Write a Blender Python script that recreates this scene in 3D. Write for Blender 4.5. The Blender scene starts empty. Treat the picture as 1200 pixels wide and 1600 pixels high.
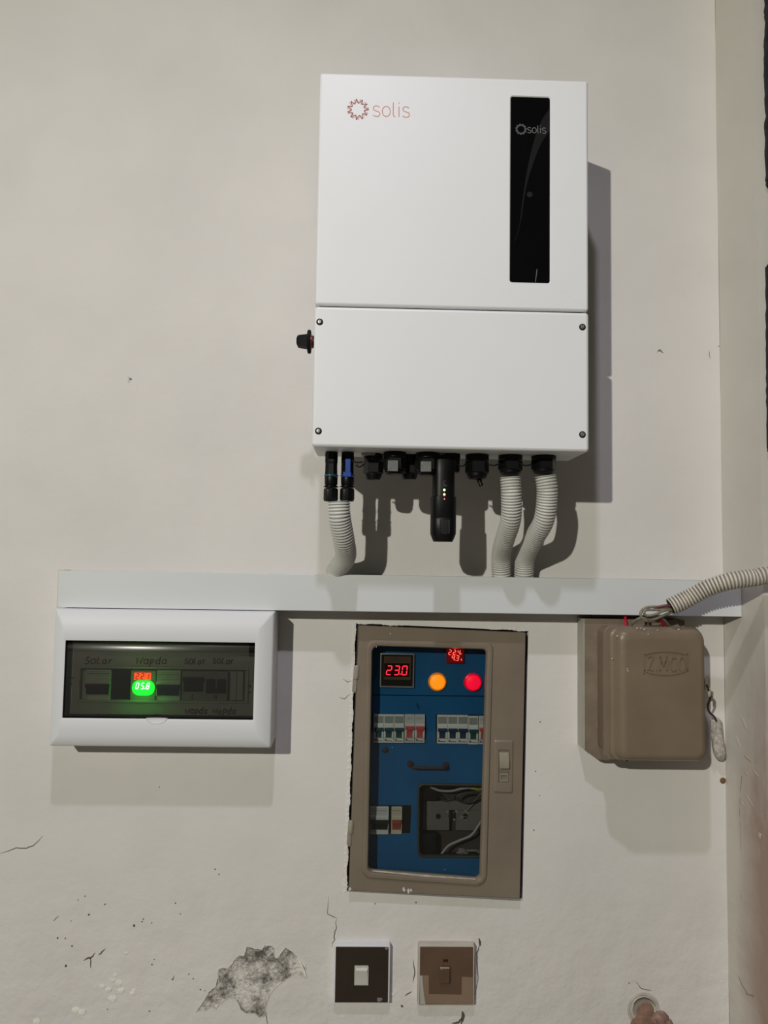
import bpy, bmesh, math, random
from mathutils import Vector, Matrix
random.seed(7)
C = bpy.context.scene.collection
S = bpy.context.scene

# ---------------------------------------------------------------- camera
FPX = 1155.0; CAM = (0.0, -1.155, 1.45)
YAW, PITCH, ROLL = math.radians(1.3215), math.radians(3.7208), math.radians(0.8983)
fwd = Vector((math.sin(YAW)*math.cos(PITCH), math.cos(YAW)*math.cos(PITCH), math.sin(PITCH)))
r0 = Vector((math.cos(YAW), -math.sin(YAW), 0)); u0 = r0.cross(fwd)
RT = r0*math.cos(ROLL) + u0*math.sin(ROLL); UP = -r0*math.sin(ROLL) + u0*math.cos(ROLL)
cd = bpy.data.cameras.new('camera'); cam = bpy.data.objects.new('camera', cd); C.objects.link(cam)
cd.sensor_fit = 'VERTICAL'; cd.sensor_height = 36.0; cd.lens = 36.0*FPX/1600.0; cd.clip_start = 0.02
m3 = Matrix((RT, UP, -fwd)).transposed(); cam.matrix_world = Matrix.Translation(CAM) @ m3.to_4x4()
S.camera = cam

# ---------------------------------------------------------------- world, lights, exposure
w = bpy.data.worlds.new('room_light'); S.world = w; w.use_nodes = True
w.node_tree.nodes['Background'].inputs[0].default_value = (0.95, 0.95, 0.76, 1)
w.node_tree.nodes['Background'].inputs[1].default_value = 0.026
S.view_settings.view_transform = 'Standard'; S.view_settings.look = 'None'
S.view_settings.exposure = 0.0; S.view_settings.gamma = 1.0; S.view_settings.use_curve_mapping = False
def lamp(name, kind, loc, watts, col, rad):
    l = bpy.data.lights.new(name, kind); l.energy = watts; l.color = col; l.shadow_soft_size = rad
    o = bpy.data.objects.new(name, l); C.objects.link(o); o.location = loc
    return o
far_bulb = lamp('far_bulb_light', 'POINT', (-1.858, -4.272, 2.933), 482, (1.0, 0.985, 0.865), 0.035)
down = lamp('downlight', 'SPOT', (-0.085, -1.16, 3.091), 53, (0.96, 0.93, 1.07), 0.035)
down.data.spot_size = math.radians(134); down.data.spot_blend = 1.0

# ---------------------------------------------------------------- helpers (millimetres: x, distance out from the wall, height)
def U(px, py, dep):
    v = RT*(px-600) + UP*(800-py) + fwd*FPX
    k = (1.155 - dep/1000.0)/v.y
    return (v.x*k*1000.0, dep, (CAM[2] + v.z*k)*1000.0)
def Wd(p): return Vector((p[0]/1000.0, -p[1]/1000.0, p[2]/1000.0))

MATS = {}
def mat(name, col, rough=0.5, metal=0.0, var=0.06, vscale=30.0, bump=0.0, bscale=200.0, emit=0.0, ecol=None, spec=0.5, coat=0.0):
    if name in MATS: return MATS[name]
    m = bpy.data.materials.new(name); m.use_nodes = True; nt = m.node_tree; n = nt.nodes; L = nt.links
    b = n['Principled BSDF']; b.inputs['Roughness'].default_value = rough; b.inputs['Metallic'].default_value = metal
    b.inputs['Specular IOR Level'].default_value = spec; b.inputs['Coat Weight'].default_value = coat
    tc = n.new('ShaderNodeTexCoord')
    nz = n.new('ShaderNodeTexNoise'); nz.inputs['Scale'].default_value = vscale; nz.inputs['Detail'].default_value = 4
    L.new(tc.outputs['Object'], nz.inputs['Vector'])
    cr = n.new('ShaderNodeValToRGB'); e = cr.color_ramp.elements
    e[0].position = .3; e[1].position = .7
    e[0].color = tuple(c*(1-var) for c in col)+(1,); e[1].color = tuple(min(1, c*(1+var)) for c in col)+(1,)
    L.new(nz.outputs['Fac'], cr.inputs['Fac']); L.new(cr.outputs['Color'], b.inputs['Base Color'])
    if bump:
        n2 = n.new('ShaderNodeTexNoise'); n2.inputs['Scale'].default_value = bscale; n2.inputs['Detail'].default_value = 5
        L.new(tc.outputs['Object'], n2.inputs['Vector'])
        bp = n.new('ShaderNodeBump'); bp.inputs['Strength'].default_value = bump; bp.inputs['Distance'].default_value = 0.001
        L.new(n2.outputs['Fac'], bp.inputs['Height']); L.new(bp.outputs['Normal'], b.inputs['Normal'])
    if emit:
        b.inputs['Emission Color'].default_value = tuple(ecol or col)+(1,); b.inputs['Emission Strength'].default_value = emit
    MATS[name] = m; return m
def pane_mat(name, tint, gloss=0.05, rough=0.05):
    m = bpy.data.materials.new(name); m.use_nodes = True; nt = m.node_tree; n = nt.nodes; L = nt.links
    n.remove(n['Principled BSDF']); out = n['Material Output']
    t = n.new('ShaderNodeBsdfTransparent'); g = n.new('ShaderNodeBsdfGlossy'); g.inputs['Roughness'].default_value = rough
    tc = n.new('ShaderNodeTexCoord'); nz = n.new('ShaderNodeTexNoise'); nz.inputs['Scale'].default_value = 15
    L.new(tc.outputs['Object'], nz.inputs['Vector'])
    cr = n.new('ShaderNodeValToRGB'); cr.color_ramp.elements[0].color = tuple(c*.94 for c in tint)+(1,); cr.color_ramp.elements[1].color = tuple(min(1, c*1.05) for c in tint)+(1,)
    L.new(nz.outputs['Fac'], cr.inputs['Fac']); L.new(cr.outputs['Color'], t.inputs['Color'])
    fr = n.new('ShaderNodeFresnel'); fr.inputs['IOR'].default_value = 1.5
    mm = n.new('ShaderNodeMath'); mm.operation = 'MULTIPLY'; mm.inputs[1].default_value = gloss/0.04
    L.new(fr.outputs[0], mm.inputs[0])
    mx = n.new('ShaderNodeMixShader'); L.new(mm.outputs[0], mx.inputs[0]); L.new(t.outputs[0], mx.inputs[1]); L.new(g.outputs[0], mx.inputs[2])
    L.new(mx.outputs[0], out.inputs['Surface'])
    return m

def rq(c, r, dep, seg=5):
    """rounded quad loop; c = four (x,z): TL,TR,BR,BL"""
    pts = []; n = len(c)
    rs = r if isinstance(r, (list, tuple)) else [r]*4
    for i in range(n):
        p = Vector(c[i]); a = Vector(c[i-1])-p; b = Vector(c[(i+1) % n])-p
        a.normalize(); b.normalize(); rr_ = rs[i]
        p0 = p+a*rr_; p2 = p+b*rr_
        for k in range(seg+1):
            t = k/seg
            # circle-like arc through a rational quadratic
            wgt = math.cos(math.pi/4)
            den = (1-t)**2+2*wgt*t*(1-t)+t*t
            q = (p0*(1-t)**2+p*2*wgt*t*(1-t)+p2*t*t)/den
            pts.append((q.x, dep, q.y))
    return pts
def rr(x0, x1, z0, z1, r, dep, seg=5):
    return rq([(x0, z1), (x1, z1), (x1, z0), (x0, z0)], r, dep, seg)

class MB:
    def __init__(s): s.v = []; s.f = []
    def loft(s, loops, cap0=False, cap1=True, closed=True, ring=False):
        n = len(loops[0]); base = len(s.v)
        for lp in loops: s.v += [tuple(p) for p in lp]
        K = len(loops)
        for k in range(K if ring else K-1):
            a = base+k*n; b = base+((k+1) % K)*n
            for i in range(n if closed else n-1):
                j = (i+1) % n
                s.f.append((a+i, a+j, b+j, b+i))
        if cap0: s.f.append(tuple(base+i for i in range(n)))
        if cap1: s.f.append(tuple(base+(K-1)*n+i for i in range(n-1, -1, -1)))
        return s
    def box(s, x0, x1, d0, d1, z0, z1, bev=0.0):
        if bev:
            b = bev
            s.loft([rr(x0+b, x1-b, z0+b, z1-b, b*.5, d0, 2), rr(x0, x1, z0, z1, b, d0+b*.7, 2), rr(x0, x1, z0, z1, b, d1-b, 2), rr(x0+b*.3, x1-b*.3, z0+b*.3, z1-b*.3, b, d1-b*.3, 2), rr(x0+b, x1-b, z0+b, z1-b, b*.5, d1, 2)], True, True)
        else:
            s.loft([[(x0, d0, z0), (x1, d0, z0), (x1, d0, z1), (x0, d0, z1)], [(x0, d1, z0), (x1, d1, z0), (x1, d1, z1), (x0, d1, z1)]], True, True)
        return s
    def lathe(s, o, ax, prof, n=24, phase=0.0, c0=True, c1=True, sq=None):
        """prof: (radius, distance along axis); sq: optional radius modulation by angle"""
        ax = Vector(ax).normalized(); t = Vector((0, 1, 0)) if abs(ax.y) < .9 else Vector((1, 0, 0))
        u = ax.cross(t).normalized(); v = ax.cross(u)
        lps = []
        for r, h in prof:
            lps.append([tuple(Vector(o)+ax*h+(u*math.cos(phase+2*math.pi*i/n)+v*math.sin(phase+2*math.pi*i/n))*(r*(sq(i) if sq else 1))) for i in range(n)])
        return s.loft(lps, c0, c1)
    def sweep(s, pts, rad, n=16, c0=True, c1=True, flat=1.0):
        P = [Vector(p) for p in pts]; up = None; lps = []
        for i, p in enumerate(P):
            t = (P[min(i+1, len(P)-1)]-P[max(i-1, 0)]).normalized()
            if up is None:
                up = t.orthogonal().normalized()
            up = (up-t*up.dot(t)).normalized(); sd = t.cross(up)
            r = rad(i) if callable(rad) else rad
            lps.append([tuple(p+(up*math.cos(2*math.pi*k/n)*flat+sd*math.sin(2*math.pi*k/n))*r) for k in range(n)])
        return s.loft(lps, c0, c1)
    def prism(s, poly, d0, d1):
        s.loft([[(x, d0, z) for x, z in poly], [(x, d1, z) for x, z in poly]], True, True); return s
    def ribbon(s, pts, wd, d0, d1, taper=False):
        """flat stroke following (x,z) points, with thickness from d0 to d1"""
        P = [Vector(p) for p in pts]; L = []; R = []
        N = len(P)
        for i, p in enumerate(P):
            t = P[min(i+1, N-1)]-P[max(i-1, 0)]
            if t.length < 1e-6: t = Vector((1, 0))
            t.normalize(); nn = Vector((-t.y, t.x))
            ww = wd/2*((math.sin(math.pi*(i+.4)/(N-.2))*.9+.1) if taper else 1)
            L.append(p+nn*ww); R.append(p-nn*ww)
        lps = [[(l.x, d0, l.y), (r_.x, d0, r_.y), (r_.x, d1, r_.y), (l.x, d1, l.y)] for l, r_ in zip(L, R)]
        return s.loft(lps, True, True)
    def blob(s, c, r, n=10, amp=.2, sc=(1, 1, 1), seed=0):
        rnd = random.Random(seed); lps = []
        for i in range(1, n):
            th = math.pi*i/n
            lps.append([(c[0]+sc[0]*r*math.sin(th)*math.cos(2*math.pi*k/(n*2))*(1+rnd.uniform(-amp, amp)), c[1]+sc[1]*r*math.sin(th)*math.sin(2*math.pi*k/(n*2))*(1+rnd.uniform(-amp, amp)), c[2]+sc[2]*r*math.cos(th)*(1+rnd.uniform(-amp, amp)*.3)) for k in range(n*2)])
        return s.loft(lps, True, True)
    def build(s, name, m, parent=None, origin=None, smooth=35):
        if parent is not None:
            r = parent
            while r.parent: r = r.parent
            org = r.location.copy()
        else:
            org = Wd(origin) if origin else Vector((0, 0, 0))
        me = bpy.data.meshes.new(name); me.from_pydata([Wd(p)-org for p in s.v], [], s.f)
        bm = bmesh.new(); bm.from_mesh(me); bmesh.ops.recalc_face_normals(bm, faces=bm.faces); bm.to_mesh(me); bm.free()
        me.materials.append(m)
        if smooth:
            for p in me.polygons: p.use_smooth = True
            me.set_sharp_from_angle(angle=math.radians(smooth))
            fl = [p for p in me.polygons if abs(p.normal.y) > .9995 and p.area > 4e-5]; ks = set()
            for p in fl: ks.update(p.edge_keys)
            if fl:
                for e_ in me.edges:
                    if e_.key in ks: e_.use_edge_sharp = True
                for p in fl: p.use_smooth = False
        o = bpy.data.objects.new(name, me); C.objects.link(o)
        if parent is not None: o.parent = parent
        else: o.location = org
        return o
def thing(name, label, cat, origin, group=None):
    o = bpy.data.objects.new(name, None); C.objects.link(o); o.empty_display_size = .02
    o.location = Wd(origin); o['label'] = label; o['category'] = cat
    if group: o['group'] = group
    return o
def tag(o, label, cat, group=None):
    o['label'] = label; o['category'] = cat
    if group: o['group'] = group
    return o
def struct(o): o['kind'] = 'structure'; return o
def copy_tree(o, dx=0, dz=0, label=None, parent=None):
    c = o.copy(); C.objects.link(c)
    if parent is not None: c.parent = parent
    else:
        c.location = o.location+Vector((dx/1000, 0, dz/1000))
        if label: c['label'] = label
    for ch in list(o.children): copy_tree(ch, parent=c)
    return c
def smooth_pts(pts, per=8):
    P = [Vector(p) for p in pts]; out = []
    for i in range(len(P)-1):
        a = P[max(i-1, 0)]; b = P[i]; c = P[i+1]; d = P[min(i+2, len(P)-1)]
        for k in range(per):
            t = k/per
            out.append(.5*((2*b)+(c-a)*t+(2*a-5*b+4*c-d)*t*t+(3*b-a-3*c+d)*t**3))
    out.append(P[-1]); return out

# stroke alphabet for writing; each glyph: (width, [strokes]), strokes are smoothed when marked ~
def arc(cx, cz, rx, rz, a0, a1, n=14):
    return [(cx+rx*math.cos(math.radians(a0+(a1-a0)*i/n)), cz+rz*math.sin(math.radians(a0+(a1-a0)*i/n))) for i in range(n+1)]
SS = ('~', [(.62, .88), (.45, 1), (.2, 1), (.04, .82), (.12, .6), (.36, .5), (.6, .4), (.66, .18), (.5, 0), (.2, 0), (.02, .12)])
GL = {
 's': (.7, [SS]), 'S': (.75, [('~', [(.7, 1.2), (.45, 1.35), (.15, 1.2), (.2, .85), (.55, .6), (.6, .2), (.3, 0), (.02, .1)])]),
 'o': (.78, [arc(.38, .5, .38, .5, 90, 450, 24)]),
 'l': (.36, [[(.06, 1.42), (.06, .22), (.12, .06), (.26, 0)]]),
 'i': (.2, [[(.06, 0), (.06, 1)], [(.06, 1.3), (.06, 1.42)]]),
 'L': (.7, [[(.1, 1.3), (.05, .02), (.6, .08)]]),
 'a': (.75, [arc(.3, .4, .28, .4, 40, 330, 16), [(.58, .85), (.58, 0), (.7, .05)]]),
 'r': (.6, [[(.08, .9), (.1, 0)], ('~', [(.1, .5), (.25, .85), (.5, .95)])]),
 'w': (.9, [[(.02, .9), (.15, 0), (.4, .6), (.6, 0), (.85, 1)]]),
 'W': (1.0, [[(.02, 1.1), (.2, 0), (.45, .7), (.65, 0), (.95, 1.2)]]),
 'p': (.7, [[(.08, .9), (.05, -.5)], arc(.3, .55, .26, .35, 150, -150, 16)]),
 'd': (.75, [arc(.3, .4, .28, .4, 30, 330, 16), [(.58, 1.4), (.56, 0), (.68, .02)]]),
 'H': (.7, [[(.05, 1.2), (.05, 0)], [(.55, 1.2), (.55, 0)], [(.05, .6), (.55, .6)]]),
 'Z': (.8, [[(.05, 1), (.65, 1), (.05, 0), (.65, 0)]]), '.': (.3, [[(.08, .02), (.16, .02)]]),
 'M': (1.0, [[(.05, 0), (.05, 1), (.42, .25), (.8, 1), (.8, 0)]]),
 'C': (.8, [arc(.42, .5, .36, .5, 50, 310, 18)]), 'O': (.85, [arc(.4, .5, .36, .5, 90, 450, 24)]),
 'v': (.6, [[(.02, .9), (.25, 0), (.5, .9)]]), 'A': (.75, [[(.02, 0), (.32, 1), (.62, 0)], [(.14, .4), (.5, .4)]]),
}
def write(mb, text, x, z, h, wd, d0, d1, gap=.18, sx=1.0, jitter=0.0, slope=0.0, slant=0.0):
    cx = x
    for k, ch in enumerate(text):
        if ch == ' ': cx += h*.7*sx; continue
        gw, strokes = GL[ch]; jz = random.uniform(-jitter, jitter)*h; js = 1+random.uniform(-jitter, jitter)
        for st in strokes:
            if st and st[0] == '~': st = [tuple(q) for q in smooth_pts(st[1], 5)]
            mb.ribbon([(cx+(a*sx+b*slant)*h*js, z+jz+slope*(cx-x)+b*h*js) for a, b in st], wd, d0, d1)
        cx += (gw+gap)*h*sx
    return cx
SEG = {'0': 'abcdef', '1': 'bc', '2': 'abged', '3': 'abgcd', '4': 'fgbc', '5': 'afgcd', '6': 'afgedc', '7': 'abc', '8': 'abcdefg', '9': 'abcfgd'}
def seven(mb, text, x, z, h, d, gap=.28, t=.13, slant=.12, wr=.5):
    W_ = h*wr; cx = x
    for ch in text:
        if ch == '.':
            cx -= h*gap*.62; mb.box(cx, cx+h*t, d, d+.3, z, z+h*t); cx += h*gap*.62; continue
        g = h*.03
        P = {'a': [(0, h), (W_, h)], 'g': [(0, h/2), (W_, h/2)], 'd': [(0, 0), (W_, 0)], 'f': [(0, h/2), (0, h)], 'b': [(W_, h/2), (W_, h)], 'e': [(0, 0), (0, h/2)], 'c': [(W_, 0), (W_, h/2)]}
        for sname in SEG[ch]:
            (x0, z0), (x1, z1) = P[sname]
            if z0 == z1: x0 += g*1.5; x1 -= g*1.5
            else: z0 += g*1.5; z1 -= g*1.5
            mb.ribbon([(cx+x0+z0*slant, z+z0), (cx+x1+z1*slant, z+z1)], h*t, d, d+.3)
        cx += W_+h*gap

# ---------------------------------------------------------------- materials
def plaster(name, paint, stain, zmid, zsoft, amount, xr=None):
    """painted plaster; STAIN shows through below height zmid (metres) in patches"""
    m = bpy.data.materials.new(name); m.use_nodes = True; nt = m.node_tree; n = nt.nodes; L = nt.links
    b = n['Principled BSDF']; b.inputs['Roughness'].default_value = .62; b.inputs['Specular IOR Level'].default_value = .3
    tc = n.new('ShaderNodeTexCoord'); geo = n.new('ShaderNodeNewGeometry')
    def noise(sc, det=4, rough=.55, vec=None):
        z = n.new('ShaderNodeTexNoise'); z.inputs['Scale'].default_value = sc; z.inputs['Detail'].default_value = det; z.inputs['Roughness'].default_value = rough
        L.new(vec or geo.outputs['Position'], z.inputs['Vector']); return z.outputs['Fac']
    def math_(op, a, c_, c2=None):
        q = n.new('ShaderNodeMath'); q.operation = op
        for i, v in enumerate((a, c_, c2)):
            if v is None: continue
            if isinstance(v, (int, float)): q.inputs[i].default_value = v
            else: L.new(v, q.inputs[i])
        return q.outputs[0]
    def mix(f, a, c_):
        q = n.new('ShaderNodeMix'); q.data_type = 'RGBA'; L.new(f, q.inputs[0])
        for i, v in ((6, a), (7, c_)):
            if isinstance(v, tuple): q.inputs[i].default_value = v+(1,)
            else: L.new(v, q.inputs[i])
        return q.outputs[2]
    cr = n.new('ShaderNodeValToRGB'); L.new(noise(5, 3), cr.inputs['Fac'])
    cr.color_ramp.elements[0].position = .35; cr.color_ramp.elements[1].position = .65
    cr.color_ramp.elements[0].color = tuple(c*.965 for c in paint)+(1,); cr.color_ramp.elements[1].color = tuple(c*1.03 for c in paint)+(1,)
    sep = n.new('ShaderNodeSeparateXYZ'); L.new(geo.outputs['Position'], sep.inputs[0])
    lowm = n.new('ShaderNodeMapRange'); L.new(sep.outputs['Z'], lowm.inputs['Value'])
    lowm.inputs['From Min'].default_value = zmid+zsoft; lowm.inputs['From Max'].default_value = zmid-zsoft
    st = n.new('ShaderNodeMapping'); L.new(geo.outputs['Position'], st.inputs['Vector']); st.inputs['Scale'].default_value = (1, 1, .28)
    nn = noise(16, 6, .6, st.outputs[0])
    if xr: nn = math_('ADD', math_('MULTIPLY', nn, .55), math_('MULTIPLY', noise(70, 8, .7, st.outputs[0]), .45))
    k = math_('MULTIPLY', lowm.outputs[0], math_('MULTIPLY', math_('SUBTRACT', nn, .5-.5*amount), 4.0)); k2 = math_('MINIMUM', math_('MAXIMUM', k, 0), 1.0)
    k2 = math_('MULTIPLY', k2, min(1, amount*1.0))
    if xr:
        xm = n.new('ShaderNodeMapRange'); L.new(math_('ADD', sep.outputs['X'], math_('MULTIPLY', math_('SUBTRACT', noise(9, 4), .5), .012)), xm.inputs['Value'])
        xm.inputs['From Min'].default_value = xr[0]; xm.inputs['From Max'].default_value = xr[1]; xm.inputs['To Min'].default_value = .12
        k2 = math_('MULTIPLY', k2, xm.outputs[0])
    col = mix(k2, cr.outputs['Color'], stain)
    L.new(col, b.inputs['Base Color'])
    h1 = math_('MULTIPLY', noise(60, 6), .25); h2 = math_('MULTIPLY', noise(3.2, 2), 3.0)
    rl = n.new('ShaderNodeMapRange'); L.new(sep.outputs['Z'], rl.inputs['Value']); rl.inputs['From Min'].default_value = 1.05; rl.inputs['From Max'].default_value = .8
    h3 = math_('MULTIPLY', rl.outputs[0], math_('MULTIPLY', noise(18, 4, .55), 2.2))
    bp = n.new('ShaderNodeBump'); bp.inputs['Strength'].default_value = .55; bp.inputs['Distance'].default_value = .004
    L.new(math_('ADD', h1, math_('ADD', h2, h3)), bp.inputs['Height']); L.new(bp.outputs['Normal'], b.inputs['Normal'])
    return m
M_wall = plaster('painted_plaster', (.705, .675, .65), (.62, .57, .52), .95, .1, .25)
M_side = plaster('stained_plaster', (.60, .57, .515), (.28, .165, .125), 1.14, .30, .78, (.5655, .5755))
M_white = mat('white_enamel', (.81, .82, .835), .42, var=.012, vscale=8)
M_whitep = mat('white_plastic', (.72, .73, .76), .5, var=.012, vscale=8)
M_trunk = mat('white_trunking', (.66, .675, .69), .45, var=.015, vscale=6)
M_black = mat('black_plastic', (.005, .005, .0055), .40, var=.15, spec=.25)
M_blackg = mat('black_glass', (.003, .003, .0035), .07, var=.1)
M_alu = mat('heat_sink_metal', (.35, .35, .35), .45, metal=.8)
M_steel = mat('screw_steel', (.42, .42, .42), .35, metal=.9)
M_dark = mat('dark_socket', (.010, .010, .010), .6, spec=.12)
M_blue = mat('blue_plastic', (.015, .07, .42), .35)
M_teal = mat('teal_ring', (.01, .10, .16), .4)
M_cond = mat('white_conduit', (.72, .72, .69), .42, var=.03)
M_groove = mat('conduit_groove', (.46, .45, .42), .6, var=.03)
M_condold = mat('aged_conduit', (.66, .62, .55), .55, var=.14, vscale=60)
M_brown = mat('brown_paint', (.205, .165, .125), .36, var=.10, vscale=14, bump=.35, bscale=90)
M_brown2 = mat('brown_box_paint', (.205, .155, .108), .36, var=.09, vscale=14, bump=.3, bscale=90)
M_wood = mat('painted_board', (.21, .165, .12), .45, var=.16, vscale=40, bump=.5, bscale=120)
M_boardside = mat('board_edge_paint', (.42, .40, .34), .5, var=.1)
M_navy = mat('blue_panel_paint', (.014, .112, .27), .45, var=.08, vscale=12, spec=.12)
M_cream = mat('breaker_body', (.70, .69, .64), .45, var=.04)
M_greylab = mat('breaker_label', (.28, .30, .27), .4, var=.08)
M_ink = mat('dark_ink', (.03, .025, .025), .7)
M_redink = mat('red_brown_ink', (.11, .03, .022), .7)
M_logo = mat('logo_salmon', (.62, .22, .17), .6, var=.05)
M_logod = mat('logo_sun', (.25, .06, .045), .6, var=.3, vscale=400)
M_logog = mat('logo_grey', (.15, .15, .15), .5, var=.05)
M_crack = mat('crack_dark', (.10, .09, .075), .9)  # dark tone of the cracks, pock marks and pipe groove
M_putty = mat('white_putty', (.80, .77, .70), .8, bump=.6, bscale=200)

# ---------------------------------------------------------------- the setting
def hole_loop(dep): return [U(555.5, 974, dep), U(825.5, 985.5, dep), U(816.5, 1408, dep), U(541, 1393, dep)]
hl = [(p[0], p[2]) for p in hole_loop(0)]
mb = MB()
mb.loft([[(-2300, 0, 3150), (562, 0, 3150), (562, 0, 0), (-2300, 0, 0)], [(x, 0, z) for x, z in hl], [(x, -120, z) for x, z in hl]], False, True)
wall = struct(mb.build('wall_back', M_wall, smooth=0))
mb = MB()   # splayed return of the projecting pier at the corner
foot = [(562, 0), (578.5, 88), (1500, 96), (1500, -100), (562, -100)]
NZ = 60
lps = []
rn = random.Random(3)
for k in range(NZ+1):
    z = 3150*k/NZ; j = 1.1*math.sin(z*.011)+rn.uniform(-.35, .35)
    lps.append([(562+j*.6, 0.0, z), (578.5+j*.4+rn.uniform(-.5, .5), 88, z), (1500, 96, z), (1500, -100, z), (562+j*.6, -100, z)])
mb.loft(lps, True, True)
wr_ = struct(mb.build('wall_right', M_side, smooth=0))
mb = MB(); mb.loft([[(-2300, -120, -20), (1500, -120, -20), (1500, 5200, -20), (-2300, 5200, -20)], [(-2300, -120, 0), (1500, -120, 0), (1500, 5200, 0), (-2300, 5200, 0)]], True, True)
struct(mb.build('floor', mat('terrazzo_floor', (.22, .20, .17), .5, var=.2, vscale=60), smooth=0))

# marks on the wall, each a shallow piece of the plaster
def crack(pts, wd=1.6, name='crack', m=None, parent=None, d=.35):
    mb = MB(); P = []
    q = [U(x, y, 0) for x, y in pts]; q = [(p[0], p[2]) for p in q]
    for i in range(len(q)-1):
        for k in range(4):
            t = k/4; P.append((q[i][0]*(1-t)+q[i+1][0]*t+random.uniform(-.45, .45), q[i][1]*(1-t)+q[i+1][1]*t+random.uniform(-.45, .45)))
    P.append(q[-1]); mb.ribbon(P, wd, -.2, d, taper=True)
    return mb.build(name, m or M_crack, parent or wall, smooth=0)
crack([(0, 1333), (12, 1330), (25, 1325), (42, 1325), (52, 1321), (60, 1314), (67, 1306)], 1.3)
crack([(513, 1400), (512, 1428), (522, 1433), (526, 1434)], .9)
crack([(526, 1434), (525, 1442), (526, 1450), (523, 1456), (522, 1465), (523, 1468), (519, 1474), (520, 1480)], 1.3)
crack([(165, 1482), (158, 1489), (154, 1492)], 2.0); crack([(149, 1488), (143, 1496), (137, 1497), (131, 1501)], 2.4)
crack([(141, 1496), (142, 1504), (142, 1513)], 1.5)
crack([(720, 1600), (724, 1588), (722, 1580)], 5); crack([(706, 1599), (716, 1598), (722, 1590)], 3.2)
crack([(748, 1467), (749, 1478), (745, 1490), (746, 1512), (747, 1530), (742, 1555)], 1.7)
crack([(749, 1466), (751, 1478)], 3); crack([(646, 1500), (648, 1520), (645, 1535)], 1.6)
crack([(633, 1556), (643, 1549)], 1.6); crack([(83, 1439), (92, 1431)], .9)
crack([(994, 1534), (1002, 1545), (1018, 1548)], 1.0); crack([(270, 1532), (272, 1524)], 1.1)
crack([(536, 1060), (543, 1066), (548, 1064)], .8); crack([(530, 1090), (538, 1092), (548, 1084)], .8)
crack([(1027, 551), (1031, 546), (1035, 549)], 1.2); crack([(1028, 547), (1037, 551)], 1.0)
crack([(1108, 548), (1109, 561)], .6)
mbp = MB()
for (x, y, r) in [(139, 1429, 1.5), (209.5, 1446, 1.7), (103, 1509, 1.7), (164, 1413, 1.2), (90, 1465.5, 1.3), (112.5, 1478, 1.2), (102, 1466, 1.0), (222, 1440, 1.2), (224, 1436, 1.0), (237, 1442, .9), (111, 1439, .7), (133, 1400, .9), (122, 1406, .8), (237.5, 1507, 1.1), (241, 1499, .9), (168, 1577, .9), (233.5, 1580, 1.2), (269, 1530, .9), (313, 1546, 1.2), (320, 1548, .8), (295, 1522, 1), (302, 1529, 1), (844, 1128, 1.1), (837, 1205, .9), (834, 1297, 1), (843, 1243, .8), (274, 1411, 1), (282, 1428, .8), (628, 1572, 2.0), (613, 1551, 1.2), (983, 1536, 1), (1123, 541, .9), (249, 1230, .9), (650, 1410, 1.1), (586, 1412, .9), (538, 1368, 1), (336, 1358, 1), (342, 1366, .9)]:
    p = U(x, y, 0); a = random.uniform(0, 6)
    mbp.loft([[(p[0]+r*(1+.35*math.sin(3*t+a))*math.cos(t), d_, p[2]+r*(1+.35*math.cos(2*t+a))*math.sin(t)) for t in [2*math.pi*i/9 for i in range(9)]] for d_ in (-.2, .3)])
pk = mbp.build('pock_marks', M_crack, wall, smooth=0); pk['kind'] = 'stuff'
mbp = MB()
for i, (x, y, r) in enumerate([(160, 1541, 4), (170, 1546, 5), (176, 1532, 4), (186, 1536, 6), (189, 1548, 5), (176, 1560, 6.5), (207, 1552, 4), (209, 1547, 3), (180, 1524, 3.5), (192, 1545, 3), (119, 1578, 6), (128, 1581, 6), (57, 1596, 6), (197, 1489, 3), (613, 1553, 3.5)]):
    p = U(x, y, 0); mbp.blob((p[0], .2, p[2]), r, 6, .25, (1, .16, .8), i)
pt = mbp.build('putty_blobs', M_putty, wall); pt['kind'] = 'stuff'

# flaked patch of bare cement low on the wall
mp = bpy.data.materials.new('bare_cement'); mp.use_nodes = True
nt = mp.node_tree; n = nt.nodes; L = nt.links; b = n['Principled BSDF']; b.inputs['Roughness'].default_value = .95
geo = n.new('ShaderNodeNewGeometry'); vo = n.new('ShaderNodeTexVoronoi'); vo.inputs['Scale'].default_value = 230; L.new(geo.outputs['Position'], vo.inputs['Vector'])
nz = n.new('ShaderNodeTexNoise'); nz.inputs['Scale'].default_value = 180; nz.inputs['Detail'].default_value = 8; nz.inputs['Roughness'].default_value = .75; L.new(geo.outputs['Position'], nz.inputs['Vector'])
cr = n.new('ShaderNodeValToRGB'); e = cr.color_ramp.elements; e[0].position = .41; e[0].color = (.11, .10, .09, 1); e[1].position = .58; e[1].color = (.74, .70, .66, 1)
e3 = cr.color_ramp.elements.new(.50); e3.color = (.42, .39, .36, 1)
nb = n.new('ShaderNodeTexNoise'); nb.inputs['Scale'].default_value = 38; nb.inputs['Detail'].default_value = 3; L.new(geo.outputs['Position'], nb.inputs['Vector'])
sm = n.new('ShaderNodeMath'); sm.operation = 'MULTIPLY_ADD'; sm.inputs[1].default_value = .55; L.new(nb.outputs['Fac'], sm.inputs[0])
sm2 = n.new('ShaderNodeMath'); sm2.operation = 'MULTIPLY'; sm2.inputs[1].default_value = .48; L.new(nz.outputs['Fac'], sm2.inputs[0]); L.new(sm2.outputs[0], sm.inputs[2])
L.new(sm.outputs[0], cr.inputs['Fac']); L.new(cr.outputs['Color'], b.inputs['Base Color'])
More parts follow.
